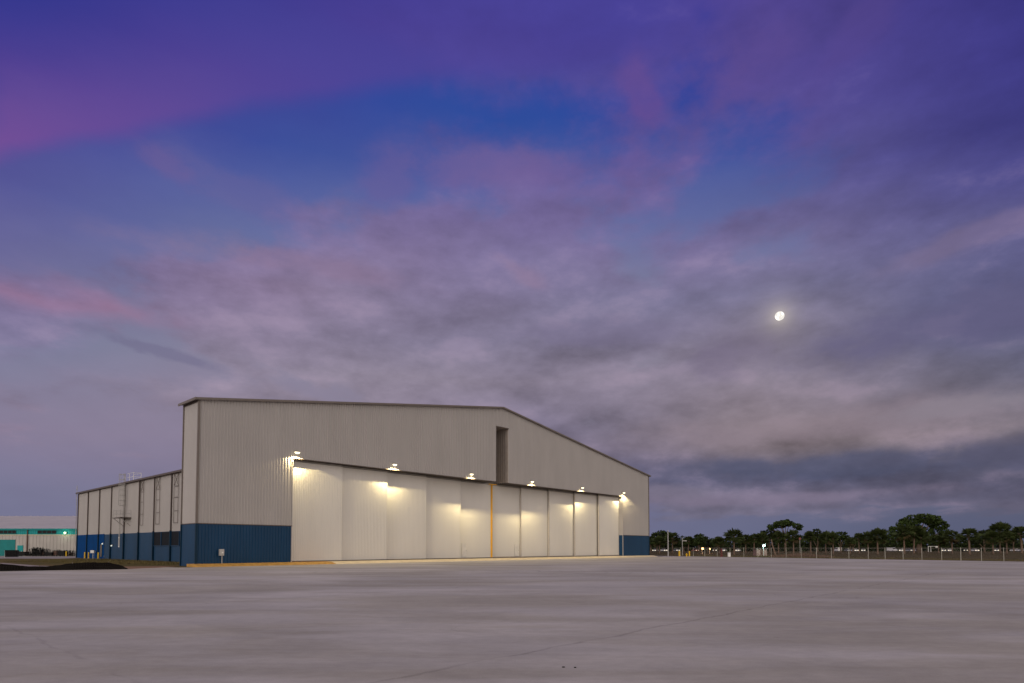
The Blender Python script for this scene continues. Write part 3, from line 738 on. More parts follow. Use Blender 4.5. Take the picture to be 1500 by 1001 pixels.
def palm_meshes(seed, hc=5.6, cr=2.6, nf=38):
    r = random.Random(seed)
    tr = MB(); lean = r.uniform(-.25, .25)
    pts = [(lean * (t ** 2), 0, hc * t) for t in (0, .1, .3, .55, .8, 1)]
    tr.tube(pts, [.24, .19, .165, .16, .17, .24], 9)
    # old leaf boots
    for k in range(14):
        a = r.uniform(0, 6.28); z = hc - .1 - r.random() * .9
        tr.tube([(lean + .15 * math.cos(a), .15 * math.sin(a), z), (lean + .38 * math.cos(a), .38 * math.sin(a), z + .3)], [.05, .02], 4)
    g = MB(); d = MB()
    C0 = Vector((lean, 0, hc))
    for k in range(int(nf * 1.6)):
        az = r.uniform(0, 6.283); el = math.asin(r.uniform(-.80, 1.0))
        dryf = el < R(-30) and r.random() < .4
        tgt = d if dryf else g
        ln = cr * r.uniform(.42, .62)
        dr = Vector((math.cos(az) * math.cos(el), math.sin(az) * math.cos(el), math.sin(el)))
        side = Vector((-math.sin(az), math.cos(az), 0))
        hub = C0 + dr * ln + Vector((0, 0, -.12 * ln * math.cos(el)))
        tgt.tube([C0, C0 + dr * ln * .5 + Vector((0, 0, .06)), hub], .022, 3, cap=False)
        up = dr.cross(side).normalized()
        roll = r.uniform(-.7, .7)
        side = (side * math.cos(roll) + up * math.sin(roll)); up = dr.cross(side).normalized()
        nb = 13; fl = cr * r.uniform(.42, .55)
        for j in range(nb):
            a = R(-105 + 210 * j / (nb - 1)) + r.uniform(-.05, .05)
            v = dr * math.cos(a) + side * math.sin(a)
            L_ = fl * (1 - .25 * abs(a) / 1.8) * r.uniform(.85, 1.1)
            w = (side * math.cos(a) - dr * math.sin(a)) * .11
            mid = hub + v * L_ * .6 + up * .05
            tip = hub + v * L_ + Vector((0, 0, -.10 * L_))
            tgt.poly([hub, mid + w, tip, mid - w])
    return tr, g, d
def palm_proto(seed, hc, cr, nf):
    tr, g, d = palm_meshes(seed, hc, cr, nf)
    t = bpy.data.objects.new('palm_tree', None); COL.objects.link(t)
    tr.build('trunk', M['palmbark'], t, smooth=True); c = g.build('crown', M['palm'], t); d.build('dry_fronds', M['palm_dry'], c)
    return t
def ray(px, Y): return (px - 750) / 901 * Y
def top_z(py, Y): return 2 + (802.3 - py) * Y / 901
palm_protos = [palm_proto(11, 5.6, 2.7, 44), palm_proto(12, 5.6, 2.5, 36), palm_proto(13, 5.6, 2.9, 50), palm_proto(14, 5.6, 2.3, 32)]
used = [False] * 4
# (pixel column, pixel row of the crown top, crown width px, depth m)
palms = [(966, 785, 20, 205), (985, 779, 23, 215), (1008, 785, 15, 210), (1053, 785, 17, 200), (1075, 773, 25, 175), (1092, 782, 18, 205), (1104, 781, 18, 200), (1116, 779, 17, 210),
         (1140, 777, 21, 205), (1162, 775, 22, 185), (1187, 777, 21, 200), (1209, 777, 19, 205), (1220, 778, 18, 185), (1245, 787, 14, 190), (1258, 780, 17, 205), (1271, 778, 19, 200), (1285, 773, 27, 170),
         (1324, 768, 27, 185), (1338, 769, 24, 190), (1349, 773, 20, 200), (1374, 783, 19, 205), (1394, 776, 22, 195), (1419.5, 773, 28, 172), (1454, 776, 24, 185), (1464, 764, 28, 200), (1474, 777, 20, 190), (1496, 770, 31, 190)]
pal_labels = ['small cabbage palm nearest the hangar end', 'cabbage palm directly behind the tall grey pole', 'small round headed palm above the yellow bollards', 'cabbage palm standing alone right of the orange lamps',
 'large round headed palm with leaning trunk above the pale lit cars', 'palm tight against the right side of the large leaning palm', 'palm with ragged crown left of the bright cyan lamp', 'palm directly above the bright cyan lamp',
 'palm under the left half of the flat topped tree', 'palm with bare pale trunk under the right half of the flat topped tree', 'first palm right of the flat topped tree', 'slender palm in the dark clump right of the flat topped tree', 'dense palm at the right end of the dark clump',
 'shortest palm in the gap before the big rounded tree', 'thin trunked palm in the pair left of the big rounded tree', 'palm crowded behind a bigger palm left of the big rounded tree', 'big palm with full crown just left of the big rounded tree',
 'palm under the left edge of the big rounded tree', 'palm with clear trunk under the middle of the big rounded tree', 'shaded palm under the crown centre of the big rounded tree', 'low palm under the right half of the big rounded tree', 'palm touching the right edge of the big rounded tree',
 'palm with stout pale trunk standing clear right of the big rounded tree', 'palm overlapping the left side of the tallest palm', 'tallest cabbage palm near the right edge of the picture', 'palm with bare trunk just right of the tallest palm', 'wide palm at the very right edge of the picture']
for i, (px, py, wpx, Y) in enumerate(palms):
    k = [0, 1, 3, 2][i % 4]
    p = palm_protos[k]
    t = copy_tree(p) if used[k] else p
    used[k] = True
    zt = top_z(py, Y); cr_w = wpx / 901 * Y
    base_cr = [2.7, 2.5, 2.9, 2.3][k]
    sx_ = cr_w / (2 * base_cr * .80)
    sz_ = zt / (5.6 + base_cr * .92)
    t.location = (ray(px, Y), Y, -.02); t.scale = (sx_, sx_, sz_); t.rotation_euler = (0, 0, rnd.uniform(0, 6.28))
    tag(t, pal_labels[i], 'palm tree', 'cabbage palms beyond the fence')

def leafy(mb, c, rx, ry, rz, n, size, r, shell=.55, flat=0.0):
    for _ in range(n):
        while True:
            v = Vector((r.gauss(0, 1), r.gauss(0, 1), r.gauss(0, 1)))
            if v.length > .01: break
        v.normalize(); q = shell + (1 - shell) * r.random() ** .6
        p = Vector((c[0] + v.x * rx * q, c[1] + v.y * ry * q, c[2] + v.z * rz * q * (1 if v.z > 0 else 1 - flat)))
        a = Vector((r.gauss(0, 1), r.gauss(0, 1), r.gauss(0, .6))).normalized()
        b_ = a.cross(Vector((r.gauss(0, 1), r.gauss(0, 1), r.gauss(0, 1)))).normalized()
        s = size * r.uniform(.6, 1.3)
        mb.poly([p - a * s, p - b_ * s * .55, p + a * s, p + b_ * s * .55], r.randrange(2))
def broadleaf(name, label, X, Y, lobes, hfork, tr=.4, size=.42, mats=('leafA', 'leafB'), seed=1, group=None, dens=1.0, limbs=True):
    r = random.Random(seed)
    t = thing(name, label, 'tree', (X, Y, 0), 0, group)
    b = MB()
    b.tube([(0, 0, -.1), (.05, 0, hfork * .4), (0, .1, hfork)], [tr * 1.4, tr, tr * .85], 9)
    if limbs:
        for (cx, cy, cz, rx, ry, rz) in lobes:
            mid = (cx * .45 + r.uniform(-.3, .3), cy * .45, hfork + (cz - hfork) * .55)
            b.tube([(0, .1, hfork - .3), mid, (cx, cy, cz)], [tr * .55, tr * .35, tr * .12], 6)
    b.build('trunk', M['bark'], t, smooth=True)
    g = MB()
    for (cx, cy, cz, rx, ry, rz) in lobes:
        n = int(dens * 55 * (rx * rz + rx * ry) / (size * 4.5) ** 1.0) + 40
        leafy(g, (cx, cy, cz), rx, ry, rz, n, size, r, .45, .25)
        for k in range(5):   # twig tufts breaking the outline
            a = r.uniform(0, 6.28); e = r.uniform(-.1, 1.2)
            q = (cx + rx * .95 * math.cos(a) * math.cos(e), cy + ry * .95 * math.sin(a) * math.cos(e), cz + rz * .95 * math.sin(e))
            leafy(g, q, rx * .28, ry * .28, rz * .25, int(n * .06) + 10, size, r, .1)
    g.build('crown', [M[mats[0]], M[mats[1]]], t)
    return t
# flat topped spreading tree
Y = 225; X = ray(1150, Y); k = Y / 901
zt = lambda py: top_z(py, Y)
broadleaf('flat_topped_tree', 'flat topped spreading tree standing above the palms with sky under its canopy', X, Y,
          [((x - 1150) * k, dy, zt(py), rx * k, rx * k * 1.1, rz * k) for x, py, rx, rz, dy in
           [(1134, 772, 8, 3.8, 1), (1141, 768, 9, 4.0, -1), (1150, 766, 9, 4.5, 0), (1158, 768, 8, 4.2, 1), (1167, 771.5, 7, 4.3, -1), (1171, 775, 4, 3.5, 0), (1148, 772, 6, 2.4, 2), (1129, 775, 4, 2.2, 0)]],
          6.0, .38, .36, ('leafA', 'leafB'), 5)
# big rounded tree
Y = 235; X = ray(1345, Y); k = Y / 901
zt = lambda py: top_z(py, Y)
broadleaf('big_rounded_tree', 'largest dark rounded broadleaf tree towering over the palms on the right', X, Y,
          [((x - 1345) * k, dy, zt(py), rx * k, rx * k, rz * k) for x, py, rx, rz, dy in
           [(1326, 769, 12, 9, 0), (1340, 763, 13, 9, 1), (1353, 761, 14, 8.5, -1), (1367, 764, 13, 9, 0), (1377, 771, 12, 9, 1), (1382, 780, 8, 8, 0), (1312, 780, 10, 9, 0), (1306, 790, 8, 8, 1), (1322, 785, 12, 10, -2),
            (1345, 778, 14, 9, 2), (1364, 784, 12, 10, 2), (1380, 790, 9, 8, -1), (1350, 792, 14, 9, 0), (1332, 795, 12, 8, 1)]],
          4.5, .8, .42, ('leafA', 'leafB'), 6, dens=1.15)
# middle sized broadleaf trees
mids = [('dark broadleaf tree rising behind the palms next to the hangar', [(962, 788, 9, 8), (970, 784, 10, 7), (978, 788, 10, 9)], 240, 'leafC'),
        ('dark bushy tree directly at the hangar edge', [(953, 793, 8, 7), (958, 796, 8, 6)], 235, 'leafC'),
        ('rounded tree with bare stem above the left orange lamp', [(1024, 790, 8.5, 8), (1020, 795, 8, 7), (1028, 795, 8, 7)], 235, 'leafA'),
        ('low dark tree just right of the orange lamps', [(1036, 796, 7, 6), (1041, 799, 6, 4)], 240, 'leafC'),
        ('low bush like tree left of the orange lamps', [(1001, 796, 8, 6), (1012, 797, 8, 6)], 240, 'leafC'),
        ('leafy tree filling behind the lone cabbage palm', [(1046, 797, 6, 6), (1061, 798, 6, 5)], 240, 'leafA'),
        ('domed dark tree left of the flat topped tree', [(1127, 783, 12, 8), (1134, 788, 10, 8), (1118, 789, 8, 7)], 235, 'leafC'),
        ('small squared crown tree peeking over the dark clump', [(1197, 780, 6, 5.5), (1190, 787, 9, 7), (1203, 788, 8, 7)], 238, 'leafC'),
        ('sloping crowned tree at the right end of the dark clump', [(1231, 785, 9, 6), (1239, 789, 7, 5), (1225, 790, 9, 7)], 236, 'leafA'),
        ('low dark tree in the gap left of the palm pair', [(1249, 793, 8, 6), (1263, 791, 8, 7)], 240, 'leafC'),
        ('dark tree left of the tallest palm', [(1441, 785, 8, 7), (1448, 783, 8, 7), (1433, 793, 8, 6)], 232, 'leafC'),
        ('dark tree between the two rightmost palms', [(1484, 787, 9, 7), (1491, 781, 8, 7)], 236, 'leafC')]
for i, (lab, lobs, Y, lm) in enumerate(mids):
    k = Y / 901; xc = lobs[0][0]
    broadleaf('broadleaf_tree', lab, ray(xc, Y), Y, [((x - xc) * k, j * .8, top_z(py, Y), rx * k, rx * k, rz * k) for j, (x, py, rx, rz) in enumerate(lobs)],
              2.0, .3, .42, (lm, 'leafA'), 30 + i, 'broadleaf trees beyond the fence', .8)
# far-off wood behind
r = random.Random(3); g = MB()
x = 30.0
while x < 350:
    h = 7.6 + .9 * math.sin(x * .21) + r.uniform(-.8, .9)
    Yw = 322 + r.uniform(-6, 10)
    leafy(g, (x, Yw, h * .52), 4.2, 3, h * .5, 230, .62, r, .3, 0)
    leafy(g, (x + 1.5, Yw + 2, h * .3), 4.2, 3, h * .36, 170, .7, r, .2, 0)
    leafy(g, (x + .7, Yw - 2, 1.3), 3.5, 2, 1.3, 110, .6, r, .2, 0)
    x += 2.7
tag(g.build('woods', [M['leafC'], M['leafA']]), kind='stuff')
# bare trunk
dt = thing('dead_trunk', 'bare leafless trunk leaning left of the flat topped tree', 'dead tree', (ray(1130.5, 172), 172, 0))
b = MB(); b.tube([(.9, 0, 0), (.35, 0, 1.8), (.05, 0, 3.0), (-.15, 0, 4.3)], [.26, .2, .17, .12], 8); b.build('trunk', M['palmbark'], dt)
b = MB(); b.tube([(.05, 0, 3.0), (.3, .1, 3.5)], [.08, .03], 6); b.build('branch_stub', M['palmbark'], dt)

# grass blades near the apron's left edge and behind the fence
g = MB(); r = random.Random(9)
def blade(x, y, h):
    a = r.uniform(0, 3.14); w = .03
    dx, dy = math.cos(a) * w, math.sin(a) * w; lx, ly = r.uniform(-.08, .08), r.uniform(-.08, .08)
    g.poly([(x - dx, y - dy, -.012), (x + dx, y + dy, -.012), (x + lx, y + ly, h)])
for _ in range(9000):
    t = r.random(); u = r.uniform(0, 1) ** 1.6
    x = -39.5 - 34 * t; y = 73 + 17 * t + u * 30 - 2
    blade(x, y, r.uniform(.06, .2))
for _ in range(6000):
    t = r.random() * 1.25; o_ = .6 + 14 * r.random() ** 1.5
    x = 36.6 + 36 * t + o_ * .85; y = 144.57 - 57.2 * t + o_ * .53
    blade(x, y, r.uniform(.08, .28))
tag(g.build('grass', M['blade']), kind='stuff')
# dry brush mound
g = MB(); r = random.Random(21)
for _ in range(1500):
    u = r.uniform(-1, 1); v = r.uniform(-1, 1); x0 = 59.5 + u * 5; y0 = 127 + v * 2.0 - u * 2; h = 1.1 * (1 - .6 * abs(u)) * r.uniform(.5, 1)
    a = r.uniform(0, 3.14)
    g.poly([(x0 - .05 * math.cos(a), y0 - .05 * math.sin(a), 0), (x0 + .05 * math.cos(a), y0 + .05 * math.sin(a), 0), (x0 + r.uniform(-.3, .3), y0 + r.uniform(-.3, .3), h)])
tag(g.build('dry_brush', mat('dry_brush', (.19, .12, .085), .9, 0, .3)), kind='stuff')

# ------------------------------------------------------------------ CARS on the far road
def car_parts(col_m, van=False):
    Lc, Wc = (4.6, 1.8)
    t = bpy.data.objects.new('parked_car', None); COL.objects.link(t)
    b = MB()
    prof = [(-2.3, .35), (-2.3, .8), (-2.15, .92), (-1.2, .98), (1.7, .95), (2.25, .85), (2.3, .35)] if not van else [(-2.4, .35), (-2.45, 1.0), (-1.7, 1.15), (-1.1, 1.9), (-.9, 1.98), (2.3, 1.98), (2.4, 1.8), (2.4, .35)]
    for y in (-.9, .9): b.poly([(x, y, z) for x, z in (prof if y < 0 else prof[::-1])][::-1])
    n = len(prof)
    for i in range(n):
        a, c = prof[i], prof[(i + 1) % n]
        b.poly([(a[0], -.9, a[1]), (c[0], -.9, c[1]), (c[0], .9, c[1]), (a[0], .9, a[1])])
    b.build('body', col_m, t)
    b = MB()
    if not van:
        lo = [(-1.3, -.84, .97), (1.6, -.84, .95), (1.6, .84, .95), (-1.3, .84, .97)]; hi = [(-.55, -.66, 1.44), (.9, -.66, 1.44), (.9, .66, 1.44), (-.55, .66, 1.44)]
        for i in range(4): b.poly([lo[i], lo[(i + 1) % 4], hi[(i + 1) % 4], hi[i]])
        b.build('windows', M['glass'], t)
        b = MB(); b.box(-.57, .92, -.68, .68, 1.435, 1.48); b.build('roof', col_m, t)
    else:
        b.box(-1.0, 2.2, -.915, -.901, 1.3, 1.75); b.poly([(-1.66, -.8, 1.22), (-1.66, .8, 1.22), (-1.16, .8, 1.86), (-1.16, -.8, 1.86)]); b.build('windows', M['glass'], t)
    for x in (-1.45, 1.45):
        for y in (-.82, .82):
            b = MB(); b.tube([(x, y - .1, .33), (x, y + .1, .33)], .33, 12); w = b.build('wheel', M['black'], t)
            b = MB(); b.tube([(x, y - .115, .33), (x, y + .115, .33)], .18, 10); b.build('rim', M['galv'], w)
    for y in (-.6, .6):
        b = MB(); b.box(-2.36, -2.301, y - .2, y + .2, .62, .80); b.build('headlight', M['headlight'], t)
    return t
cw = mat('car_white', (.78, .77, .78), .3, 0, .03); cs = mat('car_silver', (.42, .43, .46), .3, .3, .03); cd = mat('car_dark', (.03, .035, .06), .3, 0, .05); crd = mat('car_red', (.22, .04, .03), .35, 0, .05)
protos = {'white': car_parts(cw), 'silver': car_parts(cs), 'dark': car_parts(cd), 'red': car_parts(crd), 'van': car_parts(cw, True)}
cu = set()
cars = [(960, 'silver', 'silver car right at the hangar end beneath the trees'), (972, 'white', 'white car between the hangar end and the tall grey pole'), (990, 'silver', 'silver car just right of the tall grey pole'),
        (1018, 'red', 'red car left of the left orange lamp'), (1046, 'silver', 'silver car below the lone cabbage palm'), (1060, 'white', 'pale car left of the large leaning palm trunk'), (1081, 'white', 'pale car right of the large leaning palm trunk'),
        (1227, 'van', 'white van beyond the fence left of the shortest palm'), (1241, 'silver', 'silver car left of the shortest palm trunk'), (1252, 'white', 'white car right of the shortest palm trunk'), (1264, 'silver', 'silver car between two thin palm trunks'),
        (1306, 'van', 'white van below the left edge of the big rounded tree'), (1319, 'white', 'first white car right of the white van under the big tree'), (1330, 'silver', 'silver car between two palm trunks under the big tree'), (1342, 'white', 'white car left of the white gantry'),
        (1381, 'silver', 'silver car right of the white gantry'), (1390, 'white', 'white car left of the stout trunked palm'), (1413, 'dark', 'dark car touching the stout trunked palm'), (1427, 'white', 'white car right of the stout trunked palm'),
        (1458, 'silver', 'silver car with lit lamps below the tallest palm'), (1487, 'white', 'white car near the right picture edge'), (1499, 'white', 'pale car cut by the right edge of the picture')]
for i, (px, kd, lab) in enumerate(cars):
    t = copy_tree(protos[kd]) if kd in cu else protos[kd]
    cu.add(kd); Y = 296 + (i % 3) * 2.5
    t.location = (ray(px, Y), Y, .0); t.rotation_euler = (0, 0, R(rnd.choice([78, 100, 262, 60])))
    if kd == 'van': t.name = 'parked_van'
    tag(t, lab, 'van' if kd == 'van' else 'car', 'cars parked beyond the fence')
ga = thing('white_gantry', 'white metal gantry frame under the big rounded tree', 'gantry', (ray(1366, 285), 285, 0))
b = MB()
for x in (-2.2, -1.0): b.box(x - .09, x + .09, -.09, .09, 0, 2.6)
b.build('upright', M['white'], ga)
b = MB(); b.box(-2.3, 2.4, -.08, .08, 2.45, 2.62); b.box(1.2, 2.4, -.3, .3, 2.0, 2.44); b.build('beam', M['white'], ga)
# street lamps
def lamp(px, Y, h, mkey, en, colr, lab, rr=.22):
    t = thing('street_lamp', lab, 'street lamp', (ray(px, Y), Y, 0), 0, 'lamps beyond the fence')
    b = MB(); b.tube([(0, .3, 0), (0, .3, h + .1), (0, .1, h + .25)], [.07, .05, .04], 8); b.build('pole', M['galv'], t)
    b = MB(); b.box(-.25, .25, -.15, .2, h + .2, h + .3); b.build('housing', M['galv'], t)
    b = MB(); b.ball((0, 0, h), rr, rr * .8, rr, 10, 8); b.build('lens', M[mkey], t, smooth=True)
    ld = bpy.data.lights.new('lamp_light', 'POINT'); ld.energy = en; ld.color = colr; ld.shadow_soft_size = .2
    lo = bpy.data.objects.new('lamp_light', ld); COL.objects.link(lo); lo.parent = t; lo.location = (0, -.6, h - .1)
lamp(1028.7, 190, 1.7, 'lens_orange', 160, (1, .45, .15), 'brighter left orange lamp among the trees right of the bollards', .36)
lamp(1039.5, 192, 1.6, 'lens_orange', 90, (1, .45, .15), 'dimmer right orange lamp among the trees', .24)
lamp(1118.6, 150, 2.5, 'lens_cyan', 260, (.6, 1, .95), 'bright cyan white lamp below the palms above a small pink hut', .34)
hut = thing('small_hut', 'small pinkish brick hut behind the fence under the bright cyan lamp', 'hut', (ray(1117, 151), 152.5, 0))
b = MB(); b.box(-1.4, 1.2, -1, 1, 0, 1.6); b.build('wall', mat('pink_block', (.24, .14, .12), .85, 0, .25, 2), hut)
b = MB(); b.box(-1.6, 1.4, -1.2, 1.2, 1.6, 1.72); b.build('roof', M['trim'], hut)
b = MB(); b.box(-.4, .3, -1.03, -1.001, 0, 1.45); b.build('door', M['rust'], hut)
rs = thing('round_red_sign', 'small pale red round sign hanging in the trees right of the clear trunked palm', 'sign', (ray(1171.5, 180), 180, 0))
b = MB(); b.tube([(0, .03, 0), (0, .03, 4.9)], .05, 8); b.build('post', M['galv'], rs)
b = MB(); b.tube([(0, -.03, 4.6), (0, .02, 4.6)], .34, 18); b.build('panel', mat('sign_red', (.26, .09, .08), .6), rs)

# ------------------------------------------------------------------ pebbles on the apron
for i, (x, y, lab) in enumerate([(.86, 10.36, 'small dark clod on the concrete, left of a pair'), (1.05, 10.33, 'small dark clod on the concrete, right of a pair')]):
    b = MB(); b.ball((0, 0, .008), .028 - .006 * i, .02, .012, 9, 6)
    for j, v in enumerate(b.v): b.v[j] = (v[0] * rnd.uniform(.8, 1.15), v[1] * rnd.uniform(.8, 1.15), v[2])
    o = b.build('clod', M['pebble'], loc=(x, y, 0)); tag(o, lab, 'clod', 'dark clods on the apron')

# ------------------------------------------------------------------ CAMERA
F = 901.149; CYP = 763.884; TH_ = 0.0426; EYE = 2.0
cam = bpy.data.cameras.new('camera'); co = bpy.data.objects.new('camera', cam); COL.objects.link(co)
co.location = (0, 0, EYE); co.rotation_euler = (math.pi / 2 + TH_, 0, 0)
cam.sensor_width = 36; cam.sensor_fit = 'HORIZONTAL'; cam.lens = 36 * F / 1500
cam.shift_y = (CYP - 500.5) / 1500; cam.clip_start = .1; cam.clip_end = 20000
sc.camera = co

# ------------------------------------------------------------------ MOON
def pix_dir(px, py):
    u = (px - 750) / F; v = (CYP - py) / F
    return Vector((u, math.cos(TH_) - v * math.sin(TH_), math.sin(TH_) + v * math.cos(TH_)))
md = pix_dir(1142, 463).normalized()
mm = bpy.data.materials.new('moon_glow'); nt, N, L, pb = nodes_of(mm)
tcx = N.new('ShaderNodeTexCoord'); nz = N.new('ShaderNodeTexNoise'); nz.inputs['Scale'].default_value = .03; nz.inputs['Detail'].default_value = 3
L.new(tcx.outputs['Object'], nz.inputs['Vector'])
rp_ = N.new('ShaderNodeValToRGB'); rp_.color_ramp.elements[0].position = .44; rp_.color_ramp.elements[1].position = .54
rp_.color_ramp.elements[0].color = (.80, .76, .70, 1); rp_.color_ramp.elements[1].color = (1.25, 1.2, 1.08, 1)
L.new(nz.outputs['Fac'], rp_.inputs[0]); L.new(rp_.outputs[0], pb.inputs['Emission Color']); pb.inputs['Emission Strength'].default_value = 1.1
pb.inputs['Base Color'].default_value = (0, 0, 0, 1)
b = MB(); b.ball((0, 0, 0), 34, 34, 34, 40, 30)
o = b.build('moon', mm, smooth=True, loc=Vector((0, 0, EYE)) + md * 5500); tag(o, 'bright full moon shining through thin cloud on the right', 'moon')

# ------------------------------------------------------------------ SKY
XS = [0, 190, 375, 560, 750, 940, 1125, 1310, 1500]
YS = [0, 70, 140, 210, 280, 350, 420, 490, 560, 630, 665, 690, 712, 735, 760, 802]
CL = [  # clear air colour
 [(48,54,140),(50,56,140),(60,60,144),(66,60,144),(64,60,146),(58,62,148),(62,60,148),(58,56,140),(54,52,132)],
 [(54,54,140),(60,58,144),(70,62,146),(68,62,147),(64,62,148),(54,62,150),(58,62,148),(58,58,140),(58,54,130)],
 [(72,64,146),(74,66,147),(62,70,150),(48,72,152),(36,72,154),(40,66,152),(44,66,150),(52,62,145),(62,58,130)],
 [(84,80,150),(74,82,152),(58,78,154),(60,80,154),(62,84,156),(66,84,155),(62,80,152),(68,76,142),(72,70,132)],
 [(84,86,150),(84,92,154),(80,94,157),(84,96,158),(90,100,158),(88,100,158),(84,94,152),(84,92,148),(82,84,140)],
 [(106,102,152),(104,108,156),(100,110,160),(108,114,160),(110,114,160),(110,116,160),(108,112,156),(108,108,150),(102,100,140)],
 [(118,114,152),(118,118,154),(118,118,156),(124,122,154),(126,122,154),(124,124,154),(122,120,150),(112,110,142),(100,98,134)],
 [(120,124,154),(124,126,152),(126,126,152),(130,128,152),(132,132,152),(132,132,152),(136,134,152),(122,122,146),(112,112,138)],
 [(132,126,152),(136,128,152),(138,130,152),(138,132,152),(140,134,150),(136,132,150),(136,128,146),(126,124,140),(120,120,138)],
 [(134,124,150),(138,128,150),(138,128,150),(136,126,148),(130,126,146),(130,126,146),(130,122,138),(118,114,130),(114,112,126)],
 [(128,122,150),(132,124,148),(134,124,148),(132,122,146),(126,120,142),(122,118,140),(122,114,134),(110,106,124),(106,104,122)],
 [(124,122,150),(130,122,148),(132,124,148),(130,122,146),(120,116,140),(112,110,136),(100,98,124),(92,90,114),(92,90,110)],
 [(120,120,148),(124,120,146),(126,120,146),(122,118,144),(116,114,140),(106,106,134),(98,98,126),(86,90,114),(86,88,110)],
 [(118,118,146),(120,118,146),(120,118,146),(118,116,144),(116,114,142),(112,110,138),(112,108,134),(96,98,122),(92,94,116)],
 [(116,118,146),(118,118,146),(118,118,146),(116,116,144),(114,114,142),(108,110,140),(102,106,134),(90,96,122),(86,90,116)],
 [(114,116,142),(116,116,142),(116,116,142),(114,114,140),(112,112,140),(108,110,138),(104,106,134),(90,94,120),(86,90,114)]]
CD = [  # cloud colour and cover
 [(60,58,142,.1),(64,60,144,.3),(74,62,146,.5),(76,64,147,.5),(74,64,147,.5),(72,64,147,.4),(90,70,142,.7),(80,66,138,.7),(62,54,130,.7)],
 [(72,62,146,.1),(82,64,147,.3),(84,66,148,.4),(78,66,150,.5),(78,66,150,.5),(80,68,148,.45),(92,74,144,.75),(80,66,138,.85),(66,56,130,.85)],
 [(90,70,146,.1),(90,70,146,.1),(86,70,150,.1),(76,70,150,.05),(76,74,150,.02),(92,76,146,.45),(96,78,146,.7),(78,66,138,.85),(66,58,128,.95)],
 [(98,84,148,.1),(96,84,148,.25),(94,88,150,.35),(98,90,150,.2),(104,90,148,.4),(112,88,146,.75),(98,84,146,.75),(80,72,138,.8),(72,62,128,.95)],
 [(108,98,150,.4),(110,100,150,.5),(114,100,150,.5),(118,102,150,.7),(122,102,152,.85),(110,94,148,.75),(104,94,148,.65),(98,88,142,.7),(86,80,134,.85)],
 [(122,106,152,.6),(122,110,152,.45),(124,110,154,.45),(134,114,156,.75),(128,112,156,.85),(130,112,152,.75),(124,110,148,.65),(116,104,142,.75),(106,96,138,.85)],
 [(134,114,150,.75),(138,116,150,.75),(146,122,152,.85),(146,124,152,.9),(132,118,148,.9),(128,116,148,.8),(122,112,144,.75),(110,104,138,.9),(90,86,126,.97)],
 [(120,116,150,.3),(130,120,148,.6),(136,124,148,.65),(132,122,146,.8),(124,116,142,.9),(126,118,144,.85),(136,126,146,.75),(104,100,128,.95),(92,92,122,.97)],
 [(136,126,152,.3),(140,128,150,.35),(144,132,150,.6),(146,134,150,.75),(142,130,148,.8),(138,126,144,.85),(142,128,142,.8),(124,114,132,.85),(118,114,132,.85)],
 [(146,126,150,.35),(144,128,148,.35),(144,130,148,.4),(142,128,148,.5),(126,116,140,.6),(126,116,134,.8),(142,126,130,.9),(130,116,124,.9),(126,114,124,.9)],
 [(138,124,148,.25),(140,126,148,.25),(138,124,146,.3),(134,122,144,.4),(124,114,138,.6),(124,112,130,.85),(132,118,126,.95),(120,108,118,.97),(112,104,116,.97)],
 [(132,120,146,.2),(134,122,146,.2),(134,122,146,.25),(130,120,144,.35),(116,108,134,.5),(104,98,122,.85),(90,86,108,.98),(84,80,102,.98),(90,84,100,.98)],
 [(128,120,146,.15),(128,120,144,.15),(128,120,144,.2),(126,118,142,.3),(114,108,134,.5),(98,96,122,.8),(88,86,110,.95),(78,78,102,.95),(80,78,100,.95)],
 [(126,118,146,.1),(126,118,144,.1),(126,118,144,.15),(124,118,142,.3),(122,114,138,.4),(124,116,138,.65),(128,116,134,.7),(106,100,122,.6),(100,94,114,.6)],
 [(120,118,146,.1),(120,118,144,.1),(120,116,144,.1),(120,116,142,.2),(118,114,138,.3),(116,112,136,.4),(110,106,130,.45),(96,94,118,.4),(90,88,110,.4)],
 [(114,116,142,0),(116,116,142,0),(116,116,142,0),(114,114,140,0),(112,112,140,0),(108,110,138,.1),(104,106,132,.1),(90,94,118,.1),(86,90,112,.1)]]
def lookup(T, px, py):
    px = min(max(px, XS[0]), XS[-1]); py = min(max(py, YS[0]), YS[-1])
    i = max(j for j in range(len(XS) - 1) if XS[j] <= px or j == 0); k = max(j for j in range(len(YS) - 1) if YS[j] <= py or j == 0)
    u = (px - XS[i]) / (XS[i + 1] - XS[i]); v = (py - YS[k]) / (YS[k + 1] - YS[k])
    out = []
    for c in range(len(T[0][0])):
        out.append((T[k][i][c] * (1 - u) + T[k][i + 1][c] * u) * (1 - v) + (T[k + 1][i][c] * (1 - u) + T[k + 1][i + 1][c] * u) * v)
    return out
def dir_pix(az, el):
    d = Vector((math.sin(az) * math.cos(el), math.cos(az) * math.cos(el), math.sin(el)))
    y = d.y * math.cos(TH_) + d.z * math.sin(TH_); z = -d.y * math.sin(TH_) + d.z * math.cos(TH_)
    return 750 + F * d.x / y, CYP - F * z / y

